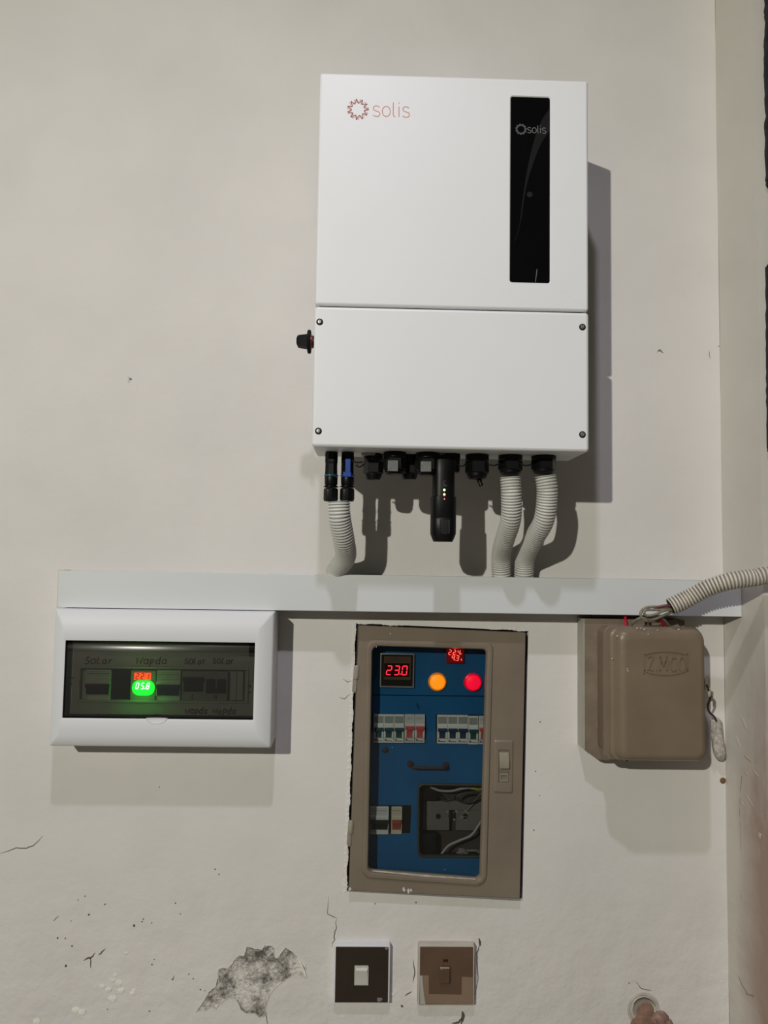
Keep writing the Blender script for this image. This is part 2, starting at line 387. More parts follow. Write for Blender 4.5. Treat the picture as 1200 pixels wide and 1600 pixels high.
ad = n.new('ShaderNodeMath'); ad.operation = 'ADD'; L.new(nz.outputs['Fac'], ad.inputs[0]); L.new(vo.outputs['Distance'], ad.inputs[1])
bp = n.new('ShaderNodeBump'); bp.inputs['Strength'].default_value = .8; bp.inputs['Distance'].default_value = .0013; L.new(ad.outputs[0], bp.inputs['Height']); L.new(bp.outputs['Normal'], b.inputs['Normal'])
outline = [(307, 1581), (318, 1568), (327, 1552), (338, 1543), (342, 1530), (341, 1515), (347, 1512), (357, 1513), (366, 1503), (373, 1493), (382, 1492), (385, 1480), (391, 1482), (400, 1484), (409, 1484), (412, 1479), (421, 1477), (428, 1481), (429, 1495), (434, 1498), (440, 1488), (446, 1482), (455, 1487), (463, 1494), (470, 1504), (475, 1514), (478, 1527), (472, 1525), (464, 1519), (456, 1523), (448, 1530), (438, 1536), (430, 1543), (423, 1552), (418, 1562), (415, 1574), (416, 1586), (405, 1588), (397, 1582), (386, 1583), (377, 1576), (371, 1563), (366, 1559), (358, 1558), (350, 1563), (343, 1568), (338, 1576), (330, 1572), (320, 1578)]
def rough_loop(pts, amp=.7, sub=3):
    q = [U(x, y, 0) for x, y in pts]; out = []
    for i in range(len(q)):
        a = q[i]; c_ = q[(i+1) % len(q)]
        for k in range(sub):
            t = k/sub; out.append((a[0]*(1-t)+c_[0]*t+random.uniform(-amp, amp), a[2]*(1-t)+c_[2]*t+random.uniform(-amp, amp)))
    return out
ol = rough_loop(outline)
mb = MB(); mb.prism(ol, -.3, .35); pm = mb.build('bare_patch', mp, wall, smooth=0)
mb = MB()   # lifted paint lips round the patch
cxp = sum(p[0] for p in ol)/len(ol); czp = sum(p[1] for p in ol)/len(ol)
for a0, a1, wd in [(0, 36, 1.4), (36, 66, 1.6), (66, 90, 2.2), (92, 118, 1.2), (118, 150, 1.3)]:
    seg_ = ol[a0:min(a1, len(ol))]
    if len(seg_) > 2: mb.ribbon(seg_, wd*.7, -.1, 1.0, taper=True)
mb.build('paint_lip', mat('paint_flake', (.60, .565, .52), .7), wall, smooth=0)
mb = MB()
for (a, c_) in [((466, 1497), (478, 1526)), ((470, 1500), (477, 1515))]:
    p0 = U(*a, 0); p1 = U(*c_, 0); mb.ribbon([(p0[0], p0[2]), ((p0[0]+p1[0])/2+2, (p0[2]+p1[2])/2), (p1[0], p1[2])], 4, 0, 1.8, taper=True)
mb.build('paint_flake', M_putty, wall, smooth=0)
crack([(307, 1581), (318, 1567), (327, 1551), (338, 1542), (341, 1528), (341, 1514)], 1.6, d=.8)
crack([(357, 1513), (366, 1502), (374, 1492)], 1.5, d=.8); crack([(384, 1490), (386, 1480), (400, 1484), (409, 1484), (414, 1478), (426, 1479), (429, 1495)], 1.3, d=.8)
crack([(434, 1497), (446, 1482), (456, 1488), (464, 1495)], 1.6, d=.8); crack([(371, 1562), (377, 1577), (388, 1583)], 1.3, d=.8); crack([(397, 1582), (405, 1588), (416, 1586), (418, 1600)], 1.2, d=.8)
# ragged plaster lip along the cabinet opening
def lip(a, b, wd, name='ragged_plaster'):
    p0 = U(*a, 0); p1 = U(*b, 0); A = Vector((p0[0], p0[2])); B = Vector((p1[0], p1[2])); t = (B-A).normalized(); nn = Vector((-t.y, t.x))
    if nn.dot(Vector((115, 1150))-A) > 0: nn = -nn
    N = int((B-A).length/2.5); inn = []; out_ = []
    for i in range(N+1):
        q = A.lerp(B, i/N); inn.append(q-nn*(.6+.7*math.sin(i*.37)+random.uniform(-.5, .7))); out_.append(q+nn*(wd+random.uniform(-1.2, 1.2)))
    mb = MB(); mb.loft([[(a_.x, -2, a_.y), (o_.x, -1, o_.y), (o_.x, .1, o_.y), ((a_.x+o_.x)/2, random.uniform(.3, 1.0), (a_.y+o_.y)/2), (a_.x, .7, a_.y)] for a_, o_ in zip(inn, out_)], True, True)
    mb.build(name, M_wall, wall, smooth=0)
lip((555.5, 974), (541, 1393), 5); lip((555.5, 973.5), (640, 977.5), 2.5); lip((760, 982), (825, 985.5), 2.5)
# nail
mb = MB(); p = U(202, 592, 0); mb.lathe((p[0], 0, p[2]), (.15, 1, .2), [(.9, 0), (.9, 4), (2.0, 4.2), (2.0, 5)], 8)
tag(mb.build('nail', M_steel, origin=p), 'small nail in the bare wall between the inverter and the frame edge', 'nail')
mb = MB(); p = U(1131, 1220, 1); 
mb.lathe((p[0]-1, .2, p[2]), (0, 1, 0), [(5.0, 0), (4.2, .4), (1, .7)], 9)
mb.build('plaster_chip', mat('brown_chip', (.17, .09, .05), .9, bump=1), wall)

# ---------------------------------------------------------------- inverter
X0, X1, ZB, ZS, ZT, DF = -75.5, 298.5, 1600.0, 1793.0, 2122.5, 171.0
inv = thing('solar_inverter', 'large white wall-mounted inverter with black glass strip and red sun logo', 'inverter', ((X0+X1)/2, 80, ZB))
def shell(mb, x0, x1, z0, z1, d0, d1, r, bev, hole=None, hdep=4):
    lp = [rr(x0, x1, z0, z1, r, d0), rr(x0, x1, z0, z1, r, d1-bev)]
    for k in (1, 2, 3):
        a = math.pi/2*k/3; i = bev*(1-math.cos(a)); lp.append(rr(x0+i, x1-i, z0+i, z1-i, max(r-i, .4), d1-bev+bev*math.sin(a)))
    if hole:
        hx0, hx1, hz0, hz1, hr = hole
        lp.append(rr(hx0-1.2, hx1+1.2, hz0-1.2, hz1+1.2, hr+1.2, d1)); lp.append(rr(hx0, hx1, hz0, hz1, hr, d1-1.0)); lp.append(rr(hx0, hx1, hz0, hz1, hr, d1-hdep))
    mb.loft(lp, True, True); return mb
WIN = (190.0, 245.2, 1832.0, 2096.5, 3.2)
shell(MB(), X0, X1, ZS+.9, ZT, 80, DF, 4, 3.5, WIN, 3.5).build('upper_cover', M_white, inv)
lc = shell(MB(), X0-.3, X1+.3, ZB, ZS-.9, 80, DF+.4, 5, 4).build('lower_cover', M_white, inv)
mb = MB(); mb.box(X0+6, X1-6, 84, DF-6, ZB+6, ZT-6); mb.build('chassis', M_dark, inv)
wp = MB().loft([rr(WIN[0]+.4, WIN[1]-.4, WIN[2]+.4, WIN[3]-.4, 2.8, DF-3.5), rr(WIN[0]+.4, WIN[1]-.4, WIN[2]+.4, WIN[3]-.4, 2.8, DF-1.6)], True, True).build('display_window', M_blackg, inv)
def sun(mb, cx, cz, ro, ri, wd, d0, d1, n=11, ph=0.0):
    pts = []
    for i in range(n*2+1):
        a = math.pi*i/n+ph; r = ro if i % 2 == 0 else ri
        pts.append((cx+r*math.cos(a+(.10 if i % 2 else 0)), cz+r*math.sin(a+(.10 if i % 2 else 0))))
    for i in range(len(pts)-1): mb.ribbon([pts[i], pts[i+1]], wd, d0, d1)
p = U(559.3, 171, DF)
mb = MB(); sun(mb, p[0], p[2], 15.0, 8.6, 1.1, DF-.1, DF+.15); mb.build('sun_emblem', M_logod, inv, smooth=0)
mb = MB(); sun(mb, p[0], p[2], 15.2, 9.3, .6, DF-.1, DF+.1, 11, .17); mb.build('sun_emblem', M_logo, inv, smooth=0)
p = U(582.5, 181.5, DF); mb = MB(); write(mb, 'solis', p[0], p[2], 14.6, 1.15, DF-.1, DF+.15, gap=.19, sx=1.0); mb.build('logo_lettering', M_logo, inv, smooth=0)
p = U(814.5, 201, DF); mb = MB(); sun(mb, p[0], p[2], 8.0, 4.8, .6, DF-1.7, DF-1.4); sun(mb, p[0], p[2], 8.0, 5.2, .4, DF-1.7, DF-1.4, 11, .16)
p = U(824.5, 206.5, DF); write(mb, 'solis', p[0], p[2], 7.6, 1.0, DF-1.7, DF-1.4, gap=.17, sx=1.0); mb.build('logo_print', M_logog, wp, smooth=0)
mb = MB()
P = [U(*q, DF) for q in [(862, 166), (848, 185), (836, 215), (825, 260), (817, 310), (812, 350), (803, 380)]]
Q = [U(*q, DF) for q in [(862, 200), (845, 225), (830, 265), (821, 300), (815, 340), (809, 365), (801, 385)]]
P = smooth_pts([(a[0], a[2]) for a in P], 5); Q = smooth_pts([(a[0], a[2]) for a in Q], 5)
P = [(min(a.x, WIN[1]-.6), a.y) for a in P]; Q = [(min(a.x, WIN[1]-.6), a.y) for a in Q]
mb.loft([[(a[0], DF-1.62, a[1]), (c_[0], DF-1.62, c_[1]), (c_[0], DF-1.5, c_[1]), (a[0], DF-1.5, a[1])] for a, c_ in zip(P, Q)], True, True)
mb.build('film_reflection', mat('painted_film_reflection', (.012, .012, .013), .25), wp, smooth=0)  # lighter ribbon paints a faint curved reflection along the window's film
p = U(828, 303, DF); MB().lathe((p[0], DF-1.7, p[2]), (0, 1, 0), [(4, 0), (4, .2)], 20).build('sensor_dot', mat('dim_dot', (.014, .014, .015), .3), wp)
p0 = U(837, 440, DF); p1 = U(839.5, 420, DF); MB().ribbon([(p0[0], p0[2]), (p1[0], p1[2])], .9, DF-1.65, DF-1.4, taper=False).build('scratch', M_logog, wp)
# screws
for (x, y) in [(499.5, 503), (910, 511), (497.5, 673.5), (910, 679)]:
    p = U(x, y, DF+.5); mb = MB(); mb.lathe((p[0], DF+.3, p[2]), (0, 1, 0), [(4.6, 0), (4.6, .5), (3.9, .8), (3.6, .4)], 20); sc_ = mb.build('screw', M_dark, lc)
    mb = MB(); mb.lathe((p[0], DF+.5, p[2]), (0, 1, 0), [(3.0, 0), (3.0, 1.0), (2.2, 1.7), (1.1, 1.8), (1.0, .9)], 16); mb.build('screw_head', M_steel, sc_)
# heat sink and wall bracket behind the body
mb = MB(); mb.box(X0+22, X1-22, 68, 82, 1640, 2095)
for k in range(26):
    x = X0+26+k*(X1-X0-52)/25; mb.box(x-1.2, x+1.2, 14, 70, 1642, 2090)
mb.build('heat_sink', M_alu, inv, smooth=0)
MB().box(X0+60, X1-60, 0, 16, 1900, 1980).build('wall_bracket', M_alu, inv, smooth=0)
MB().box(X0+60, X1-60, 0, 16, 1700, 1730).build('wall_bracket', M_alu, inv, smooth=0)
# isolator on the side: base, red collar, flange, tapered grip
kz = U(480, 534, 125)[2]; kd = 125
kn = MB().lathe((X0+1, kd, kz), (-1, 0, 0), [(13, 0), (12.5, 3), (8.5, 4.2), (8, 8)], 28).build('isolator_switch', M_black, inv)
MB().lathe((X0-5, kd, kz), (-1, 0, 0), [(9, 0), (9.3, 1), (9.3, 3.4)], 24).build('collar', mat('red_collar', (.24, .035, .03), .4), kn)
mb = MB(); mb.lathe((X0-8, kd, kz), (-1, 0, 0), [(16, 0), (16.8, 1.2), (16.8, 3.0), (15.8, 4.4), (9, 4.8)], 32)
mb.loft([[(X0-11-h, kd+a*hw, kz+b_*hh) for a, b_ in ((-1, -1), (1, -1), (1, 1), (-1, 1))] for h, hw, hh in ((0, 9, 9.4), (2, 8.6, 8.6), (14, 6.2, 7.6), (15.5, 5.4, 6.8), (17, 5, 3.5))], True, True)
mb.build('grip', mat('matt_black_grip', (.006, .006, .006), .6, spec=.12), kn)

# glands along the underside
GD = 125.0
def nut_prof(r, h, z0=0.0):
    return [(r*.8, z0), (r, z0+.8), (r, z0+h*.22), (r*.93, z0+h*.25), (r*.93, z0+h*.30)]
def gland(xc, yt, yb, wpx, dep=GD, hexn=6, stub=0.0, name='cable_gland'):
    t = U(xc, yt, dep); bt = U(xc, yb, dep); x = t[0]; H = 1599.0-bt[2]; r = wpx*(1155-dep)/1155/2
    mb = MB(); o = (x, dep, 1600.5)
    mb.lathe(o, (0, 0, -1), [(r*.96, 0), (r, 1), (r, H*.24), (r*.9, H*.29)], 28)
    g = mb.build(name, M_black, inv)
    mb = MB(); mb.lathe(o, (0, 0, -1), [(r*.9, H*.27), (r*1.02, H*.31), (r*1.02, H*.74), (r*.9, H*.80)], 6, phase=0)
    mb.lathe(o, (0, 0, -1), [(r*.88, H*.78), (r*.86, H*.88), (r*.70, H*1.0), (r*.45, H*1.01)], 28)
    mb.build('gland_nut', M_black, g, smooth=25)
    return g, x, r, H
gland(583.5, 712, 751, 31, 112)
g, x, r, H = gland(617, 707, 743, 36, 132)
gland(640, 712, 751, 29, 108)
g2, x2, r2, H2 = gland(668, 707, 745, 37, 132)
M_refl = mat('painted_reflection', (.20, .20, .20), .35, var=.2, vscale=120)  # grey plates paint the reflections on the glands' hex faces
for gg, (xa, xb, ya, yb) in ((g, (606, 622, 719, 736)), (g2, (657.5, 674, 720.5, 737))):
    a = U(xa, ya, 150); c_ = U(xb, yb, 150); MB().box(a[0], c_[0], 146.8, 149.8, c_[2], a[2], .5).build('hex_reflection', M_refl, gg)
g7 = gland(745.5, 708, 750, 37, 124)
t = U(750, 752, 124); MB().lathe((t[0]-2, 124, t[2]+4), (.35, .1, -1), [(3.5, 0), (3.5, 5), (3.0, 5.5), (3.2, 11), (2, 12)], 12).build('cable_stub', M_black, g7[0])
gland(797.5, 710, 744, 38, 124)
gland(849.5, 710, 742, 39, 124)
t = U(577, 708, 130); MB().lathe((t[0], 118, 1600.5), (0, 0, -1), [(11.5, 0), (11.5, 3.2), (10.6, 4.2)], 24).build('blanking_plug', mat('pale_plug', (.35, .34, .30), .45), inv)
# retaining cords
for a, c_ in [((556, 727), (569, 725)), ((716, 726), (729, 724)), ((762, 725), (781, 724)), ((813, 725), (832, 725)), ((550, 720), (566, 722))]:
    P = smooth_pts([U(*a, 138), U((a[0]+c_[0])/2, a[1]+2.5, 140), U(*c_, 138)], 6); MB().sweep([tuple(q) for q in P], 1.1, 6).build('retaining_cord', M_black, inv)

# solar connectors
def plug(xc, blue, label):
    x = U(xc, 740, GD)[0]; zt = 1599.0; th = thing('solar_connector', label, 'connector', (x, GD, U(xc, 783, GD)[2]), 'plugs under the inverter')
    zz = lambda y: U(xc, y, GD)[2]
    mb = MB(); mb.lathe((x, GD, zt), (0, 0, -1), [(9.3, 0), (9.3, zt-zz(722)), (8.8, zt-zz(725)), (9.2, zt-zz(741)), (9.2, zt-zz(742))], 8, phase=math.pi/8); mb.build('plug_body', M_black, th, smooth=25)
    if blue:
        a = U(538.5, 738, GD+10); c_ = U(548, 717, GD+10); MB().box(a[0]+1, c_[0], GD+7.2, GD+10.6, a[2], c_[2], .6).box(a[0]-2, c_[0]+1, GD+6.5, GD+10.2, a[2]-6, a[2]+1, .6).build('latch', M_blue, th)
    MB().lathe((x, GD, zz(742)), (0, 0, -1), [(9.5, 0), (9.9, .4), (9.9, 2.0), (9.5, 2.4)], 24).build('seal_ring', M_blue if blue else M_teal, th)
    mb = MB(); mb.lathe((x, GD, zz(745.5)), (0, 0, -1), [(9.0, 0), (9.2, 1), (9.0, 10), (8.0, 12)], 24); mb.lathe((x, GD, zz(759)), (0, 0, -1), [(8.2, 0), (10.4, .8), (10.4, 1.8), (8.4, 2.6)], 24)
    mb.build('coupler', M_black, th)
    MB().lathe((x, GD, zz(763)), (0, 0, -1), [(8.8, 0), (10.0, 2), (10.2, 15), (9.0, 18.2)], 32, sq=lambda i: 1.0 if i % 4 < 2 else .93).build('cap_nut', M_black, th, smooth=20)
plug(517.5, False, 'black connector with a dark teal ring, nearest the corner of the inverter underside')
plug(543, True, 'black connector with a bright blue latch and ring under the inverter')

# data stick
sx = U(692.5, 800, 128)[0]; zz = lambda y: U(692, y, 128)[2]
st = thing('data_logger', 'black plug-in data stick with three small lights hanging under the inverter', 'data logger', (sx, 128, zz(847)))
x7 = U(706.5, 720, 128)[0]
mb = MB(); mb.lathe((x7, 126, 1600), (0, 0, -1), [(11.6, 0), (11.6, 7), (10.4, 8), (10.8, 9), (10.8, 23), (9.4, 26)], 24); mb.build('locking_nut', M_black, st)
def ov(z, hx, hd, n=28, e=2.8, dc=128):
    return [(sx+hx*abs(math.cos(a))**(2/e)*math.copysign(1, math.cos(a)), dc+hd*abs(math.sin(a))**(2/e)*math.copysign(1, math.sin(a)), z) for a in [2*math.pi*i/n for i in range(n)]]
mb = MB(); mb.loft([ov(zz(712), 12, 10), ov(zz(722), 15, 13), ov(zz(742), 15.2, 14), ov(zz(776), 15.6, 14.6), ov(zz(777), 17.4, 16), ov(zz(809), 17.8, 16.6), ov(zz(810), 17.6, 16.2), ov(zz(811.5), 17.8, 16.8), ov(zz(834), 17.7, 16.8), ov(zz(841), 15.4, 14.6), ov(zz(846.5), 13.2, 12.6)], True, True)
bd = mb.build('stick_body', M_black, st)
mb = MB()
for k in range(9): mb.box(sx-6+k*1.6, sx-5.3+k*1.6, 143, 145.6, zz(836)+(abs(k-4)*.5), zz(813))
mb.build('grip_ribs', mat('rib_plastic', (.03, .03, .03), .4), st)
mb = MB(); write(mb, 'C', sx-1.8, zz(759), 5.5, .45, 141.8, 142.4); mb.ribbon([(sx-3.5, zz(761)), (sx+3.5, zz(760.5))], .4, 141.8, 142.4); mb.build('marking', M_logog, bd, smooth=0)
for y, c_, k in ((765.5, (.55, 1.0, .25), 4.0), (772.5, (1.0, .45, .12), 5.0), (779.8, (1.0, .08, .12), 5.0)):
    p = U(694.3, y, 143); MB().lathe((p[0], 141, p[2]), (0, 1, 0), [(1.5, 0), (1.5, 2.6 if y > 777 else 1.6), (.7, 3.1 if y > 777 else 2.0)], 12).build('indicator_light', mat('led_%d' % int(y), c_, .4, emit=k, var=0), bd)

# ---------------------------------------------------------------- corrugated conduits
def conduit(name, ctrl, r, label, m, pitch=3.9, depth=.13, group=None, groove=None):
    P = smooth_pts(ctrl, 40); cum = [0]
    for a, c_ in zip(P, P[1:]): cum.append(cum[-1]+(c_-a).length)
    n = int(cum[-1]/pitch*4); out = []; j = 0
    for i in range(n+1):
        s_ = cum[-1]*i/n
        while j < len(cum)-2 and cum[j+1] < s_: j += 1
        t = (s_-cum[j])/max(cum[j+1]-cum[j], 1e-6); out.append(tuple(P[j].lerp(P[j+1], t)))
    pr = (1.0, 1.0, 1-depth, 1.0)
    mb = MB(); mb.sweep(out, lambda i: r*pr[i % 4], 22); o = mb.build(name, m, origin=out[-1], smooth=80)
    if groove:
        o.data.materials.append(groove)
        for i in range(n):
            if i % 4 in (1, 2):
                for q_ in range(i*22, i*22+22): o.data.polygons[q_].material_index = 1
    return tag(o, label, 'conduit', group)
def E3(px, py, dep): return U(px, py, dep)
c0 = [(U(529.5, 784, 125)[0], 125, U(530, 783, 125)[2]), E3(531, 810, 122), E3(537, 843, 104), E3(540, 868, 70), E3(531, 884, 40), (U(523, 896, 24)[0], 23, 1427.5)]
conduit('corrugated_conduit', c0, 15.6, 'white corrugated conduit joining the two solar connectors to the trunking', M_cond, group='ribbed conduits under the inverter', groove=M_groove)
c1 = [(U(797.5, 744, 124)[0], 124, U(798, 745.5, 124)[2]), E3(799, 775, 122), E3(798, 812, 108), E3(789, 842, 72), E3(783, 868, 34), (U(783.5, 896, 22)[0], 22, 1427.5)]
conduit('corrugated_conduit', c1, 14.6, 'white corrugated conduit from the second last gland, left one of the bent pair', M_cond, group='ribbed conduits under the inverter', groove=M_groove)
c2 = [(U(852, 742, 124)[0], 124, U(852, 743.5, 124)[2]), E3(855, 770, 122), E3(850, 812, 108), E3(834, 842, 72), E3(821, 870, 34), (U(818.5, 897, 22)[0], 22, 1427.5)]
conduit('corrugated_conduit', c2, 14.8, 'white corrugated conduit from the last gland under the inverter corner', M_cond, group='ribbed conduits under the inverter', groove=M_groove)
c3 = [E3(1048, 948, 92), E3(1075, 935, 96), E3(1105, 919, 104), E3(1140, 908, 114), E3(1175, 903, 119), E3(1215, 901, 122), (690, 123, 1412), (900, 125, 1405)]
conduit('corrugated_conduit', c3, 12.5, 'dusty corrugated conduit sweeping from the brown switch box across the corner', M_condold, pitch=4.7, depth=.2, groove=mat('dirty_groove', (.30, .26, .21), .8, var=.2))

# ---------------------------------------------------------------- trunking
mb = MB(); zt0, zt1 = 1372.6, 1427.2
def tl(i, z0, z1, dep): return [(-456+i, dep, z1), (569.5-i-(43-dep)*.2, dep, z1), (569.5-i-(43-dep)*.2, dep, z0), (-456+i, dep, z0)]
mb.loft([[(-455, 0, 1426.4), (560.5, 0, 1426.4), (560.5, 0, 1373.4), (-455, 0, 1373.4)], [(-455, 30, 1426.4), (566, 30, 1426.4), (566, 30, 1373.4), (-455, 30, 1373.4)], tl(0, zt0, zt1, 30), tl(0, zt0, zt1, 42), tl(.8, zt0+.8, zt1-.8, 43)], True, True)
trk = thing('cable_trunking', 'long white plastic trunking running across the wall under the inverter', 'trunking', (0, 0, 1372))
mb.build('trunking_channel', M_trunk, trk)
MB().box(-457.2, -455.2, 0, 42.5, 1372.2, 1427.6, .5).build('end_cap', mat('trunk_end', (.60, .58, .52), .5), trk)

# ---------------------------------------------------------------- white distribution box
BX0, BX1, BZ0, BZ1 = -452.2, -133.2, 1175.0, 1371.6
bx = thing('distribution_box', 'white plastic breaker enclosure with a dark smoked window hanging under the trunking', 'breaker box', ((BX0+BX1)/2, 0, BZ0))
wx0, wx1, wz0, wz1 = -433.0, -159.6, 1216.2, 1327.0
mb = MB()
lp = [rr(BX0+.5, BX1-.5, BZ0+.5, BZ1-.5, 2, 0), rr(BX0+.5, BX1-.5, BZ0+.5, BZ1-.5, 2, 40), rr(BX0, BX1, BZ0, BZ1, 2.5, 40.5), rr(BX0, BX1, BZ0, BZ1, 2.5, 56), rr(BX0+1, BX1-1, BZ0+1, BZ1-1, 2.5, 58.5), rr(BX0+3, BX1-3, BZ0+3, BZ1-3, 3, 60.5), rr(BX0+14, BX1-20, BZ0+16, BZ1-24, 2, 64.2), rr(wx0-3, wx1+2.5, wz0-3, wz1+3, 1.5, 65), rr(wx0, wx1, wz0, wz1, .8, 64.2), rr(wx0, wx1, wz0, wz1, .8, 36)]
mb.loft(lp, True, True); mb.build('enclosure', M_whitep, bx)
MB().loft([rr(wx0+.1, wx1-.1, wz0+.1, wz1-.1, .8, 63), rr(wx0+.1, wx1-.1, wz0+.1, wz1-.1, .8, 36.5), rr(wx0+.6, wx1-.6, wz0+.6, wz1-.6, .6, 37.5), rr(wx0+.6, wx1-.6, wz0+.6, wz1-.6, .6, 63)], False, False, ring=True).build('window_liner', M_dark, bx)
MB().box(wx0+.7, wx1-.7, 36, 37.2, wz0+.7, wz1-.7).build('back_liner', M_dark, bx)
# inner cover with the breaker slot
sl0 = U(126, 1044, 50); sl1 = U(384, 1096, 50)
ix0, ix1, iz0, iz1 = wx0+2.2, wx1-1.6, wz0+2.2, wz1-2.4
M_inner = mat('inner_cover_plastic', (.55, .54, .50), .5, var=.03)
mb = MB(); sx0, sx1, sz0, sz1 = sl0[0], sl1[0], sl1[2], sl0[2]
mb.loft([rr(ix0, ix1, iz0, iz1, 2, 38), rr(ix0, ix1, iz0, iz1, 2, 48), rr(ix0+1, ix1-1, iz0+1, iz1-1, 2, 49), rr(sx0-4, sx1+4, sz0-4, sz1+4, 1.5, 49), rr(sx0-3, sx1+3, sz0-3, sz1+3, 1, 51), rr(sx0-.5, sx1+.5, sz0-.5, sz1+.5, 1, 51), rr(sx0, sx1, sz0, sz1, 1, 41)], True, True)
inner = mb.build('inner_cover', M_inner, bx)
MB().box(ix0+3, ix1-3, 48.8, 50.2, iz1-15, iz1-13.6, .4).build('ridge', M_inner, inner)
MB().box(ix1-9, ix1-.5, 48.8, 52, iz1-19, iz1-.5, .4).build('hinge_pocket', M_dark, inner)
mb = MB()
for a, c_ in (((130, 1048), (137, 1092)), ((361, 1049), (369, 1094)), ((371, 1049), (379, 1094))):
    p0 = U(*a, 46); p1 = U(*c_, 46); MB().box(p0[0], p1[0], 42, 47, p1[2], p0[2], .5).build('blanking_strip', M_inner, bx)
# handwriting
def hand(text, px, py, hpx, wtot, slope=0.0, m=M_redink):
    p = U(px, py, 49); q = U(px+wtot, py, 49); h = hpx*.95
    width = sum((GL[c][0]+.18) for c in text if c != ' ')*h + text.count(' ')*h*.7
    mb = MB(); write(mb, text, p[0], p[2], h, 1.6, 48.8, 49.3, sx=(q[0]-p[0])/width, jitter=.07, slant=.15, slope=slope); mb.build('handwriting', m, inner, smooth=0)
hand('SoLar', 132, 1037, 8, 45); hand('Wapda', 212, 1037, 8, 50); hand('soLar', 288, 1037, 7.5, 34); hand('soLar', 332, 1037, 7.5, 34)
hand('wapda', 289, 1115, 7.5, 36); hand('wapda', 332, 1115, 7.5, 38)
mb = MB()
for (a, c_) in (((108, 1059), (115, 1060)), ((108, 1069), (113, 1069)), ((386, 1082), (392, 1082)), ((388, 1069), (392, 1074))):
    p0 = U(*a, 49); p1 = U(*c_, 49); MB().ribbon([(p0[0], p0[2]), (p1[0], p1[2])], 1.8, 48.8, 49.3).build('ink_mark', M_ink, inner, smooth=0)
M_smoke = pane_mat('smoked_plastic', (.30, .295, .275), .07, .30)
mb = MB(); g_ = 1.2
lpp = []
for k in range(9):
    a = math.radians(80*(1-k/8)); z = wz1-1.0-14*(1-math.sin(a)); dd = 54+8.2*math.cos(a)
    lpp.append((z, dd))
lpp.append((wz0+2.6, 62.4)); lpp.append((wz0+1.2, 60.0)); lpp.append((wz0+.9, 56))
mb.loft([[(wx0+g_, d_, z), (wx0+g_+1.5, d_+.6, z), (wx1-g_+.5, d_+.6, z), (wx1-g_+1.5, d_, z)] for z, d_ in lpp], False, False, closed=False)
mb.build('smoked_window', M_smoke, bx, smooth=40)
# thumb notch below the window
p = U(245, 1121, 64)
MB().lathe((p[0], 61.5, p[2]-1.2), (0, 1, 0), [(15.5, 0), (15.3, 3.2), (14.2, 4.2), (12, 3.9), (1, 3.6)], 32, sq=lambda i: 1.0).build('thumb_notch', M_whitep, bx)
for v in bx.children:
    if v.name.startswith('thumb_notch'):
        cz_ = (p[2]-1.2)/1000-bx.location.z
        for q in v.data.vertices: q.co.z = cz_+(q.co.z-cz_)*(.52 if q.co.z < cz_ else .06)

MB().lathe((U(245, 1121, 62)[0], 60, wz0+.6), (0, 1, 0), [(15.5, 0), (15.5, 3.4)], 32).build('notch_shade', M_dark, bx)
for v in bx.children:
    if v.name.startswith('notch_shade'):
        for q in v.data.vertices: q.co.z = (wz0+.6)/1000-bx.location.z+max(0, q.co.z-((wz0+.6)/1000-bx.location.z))*.34
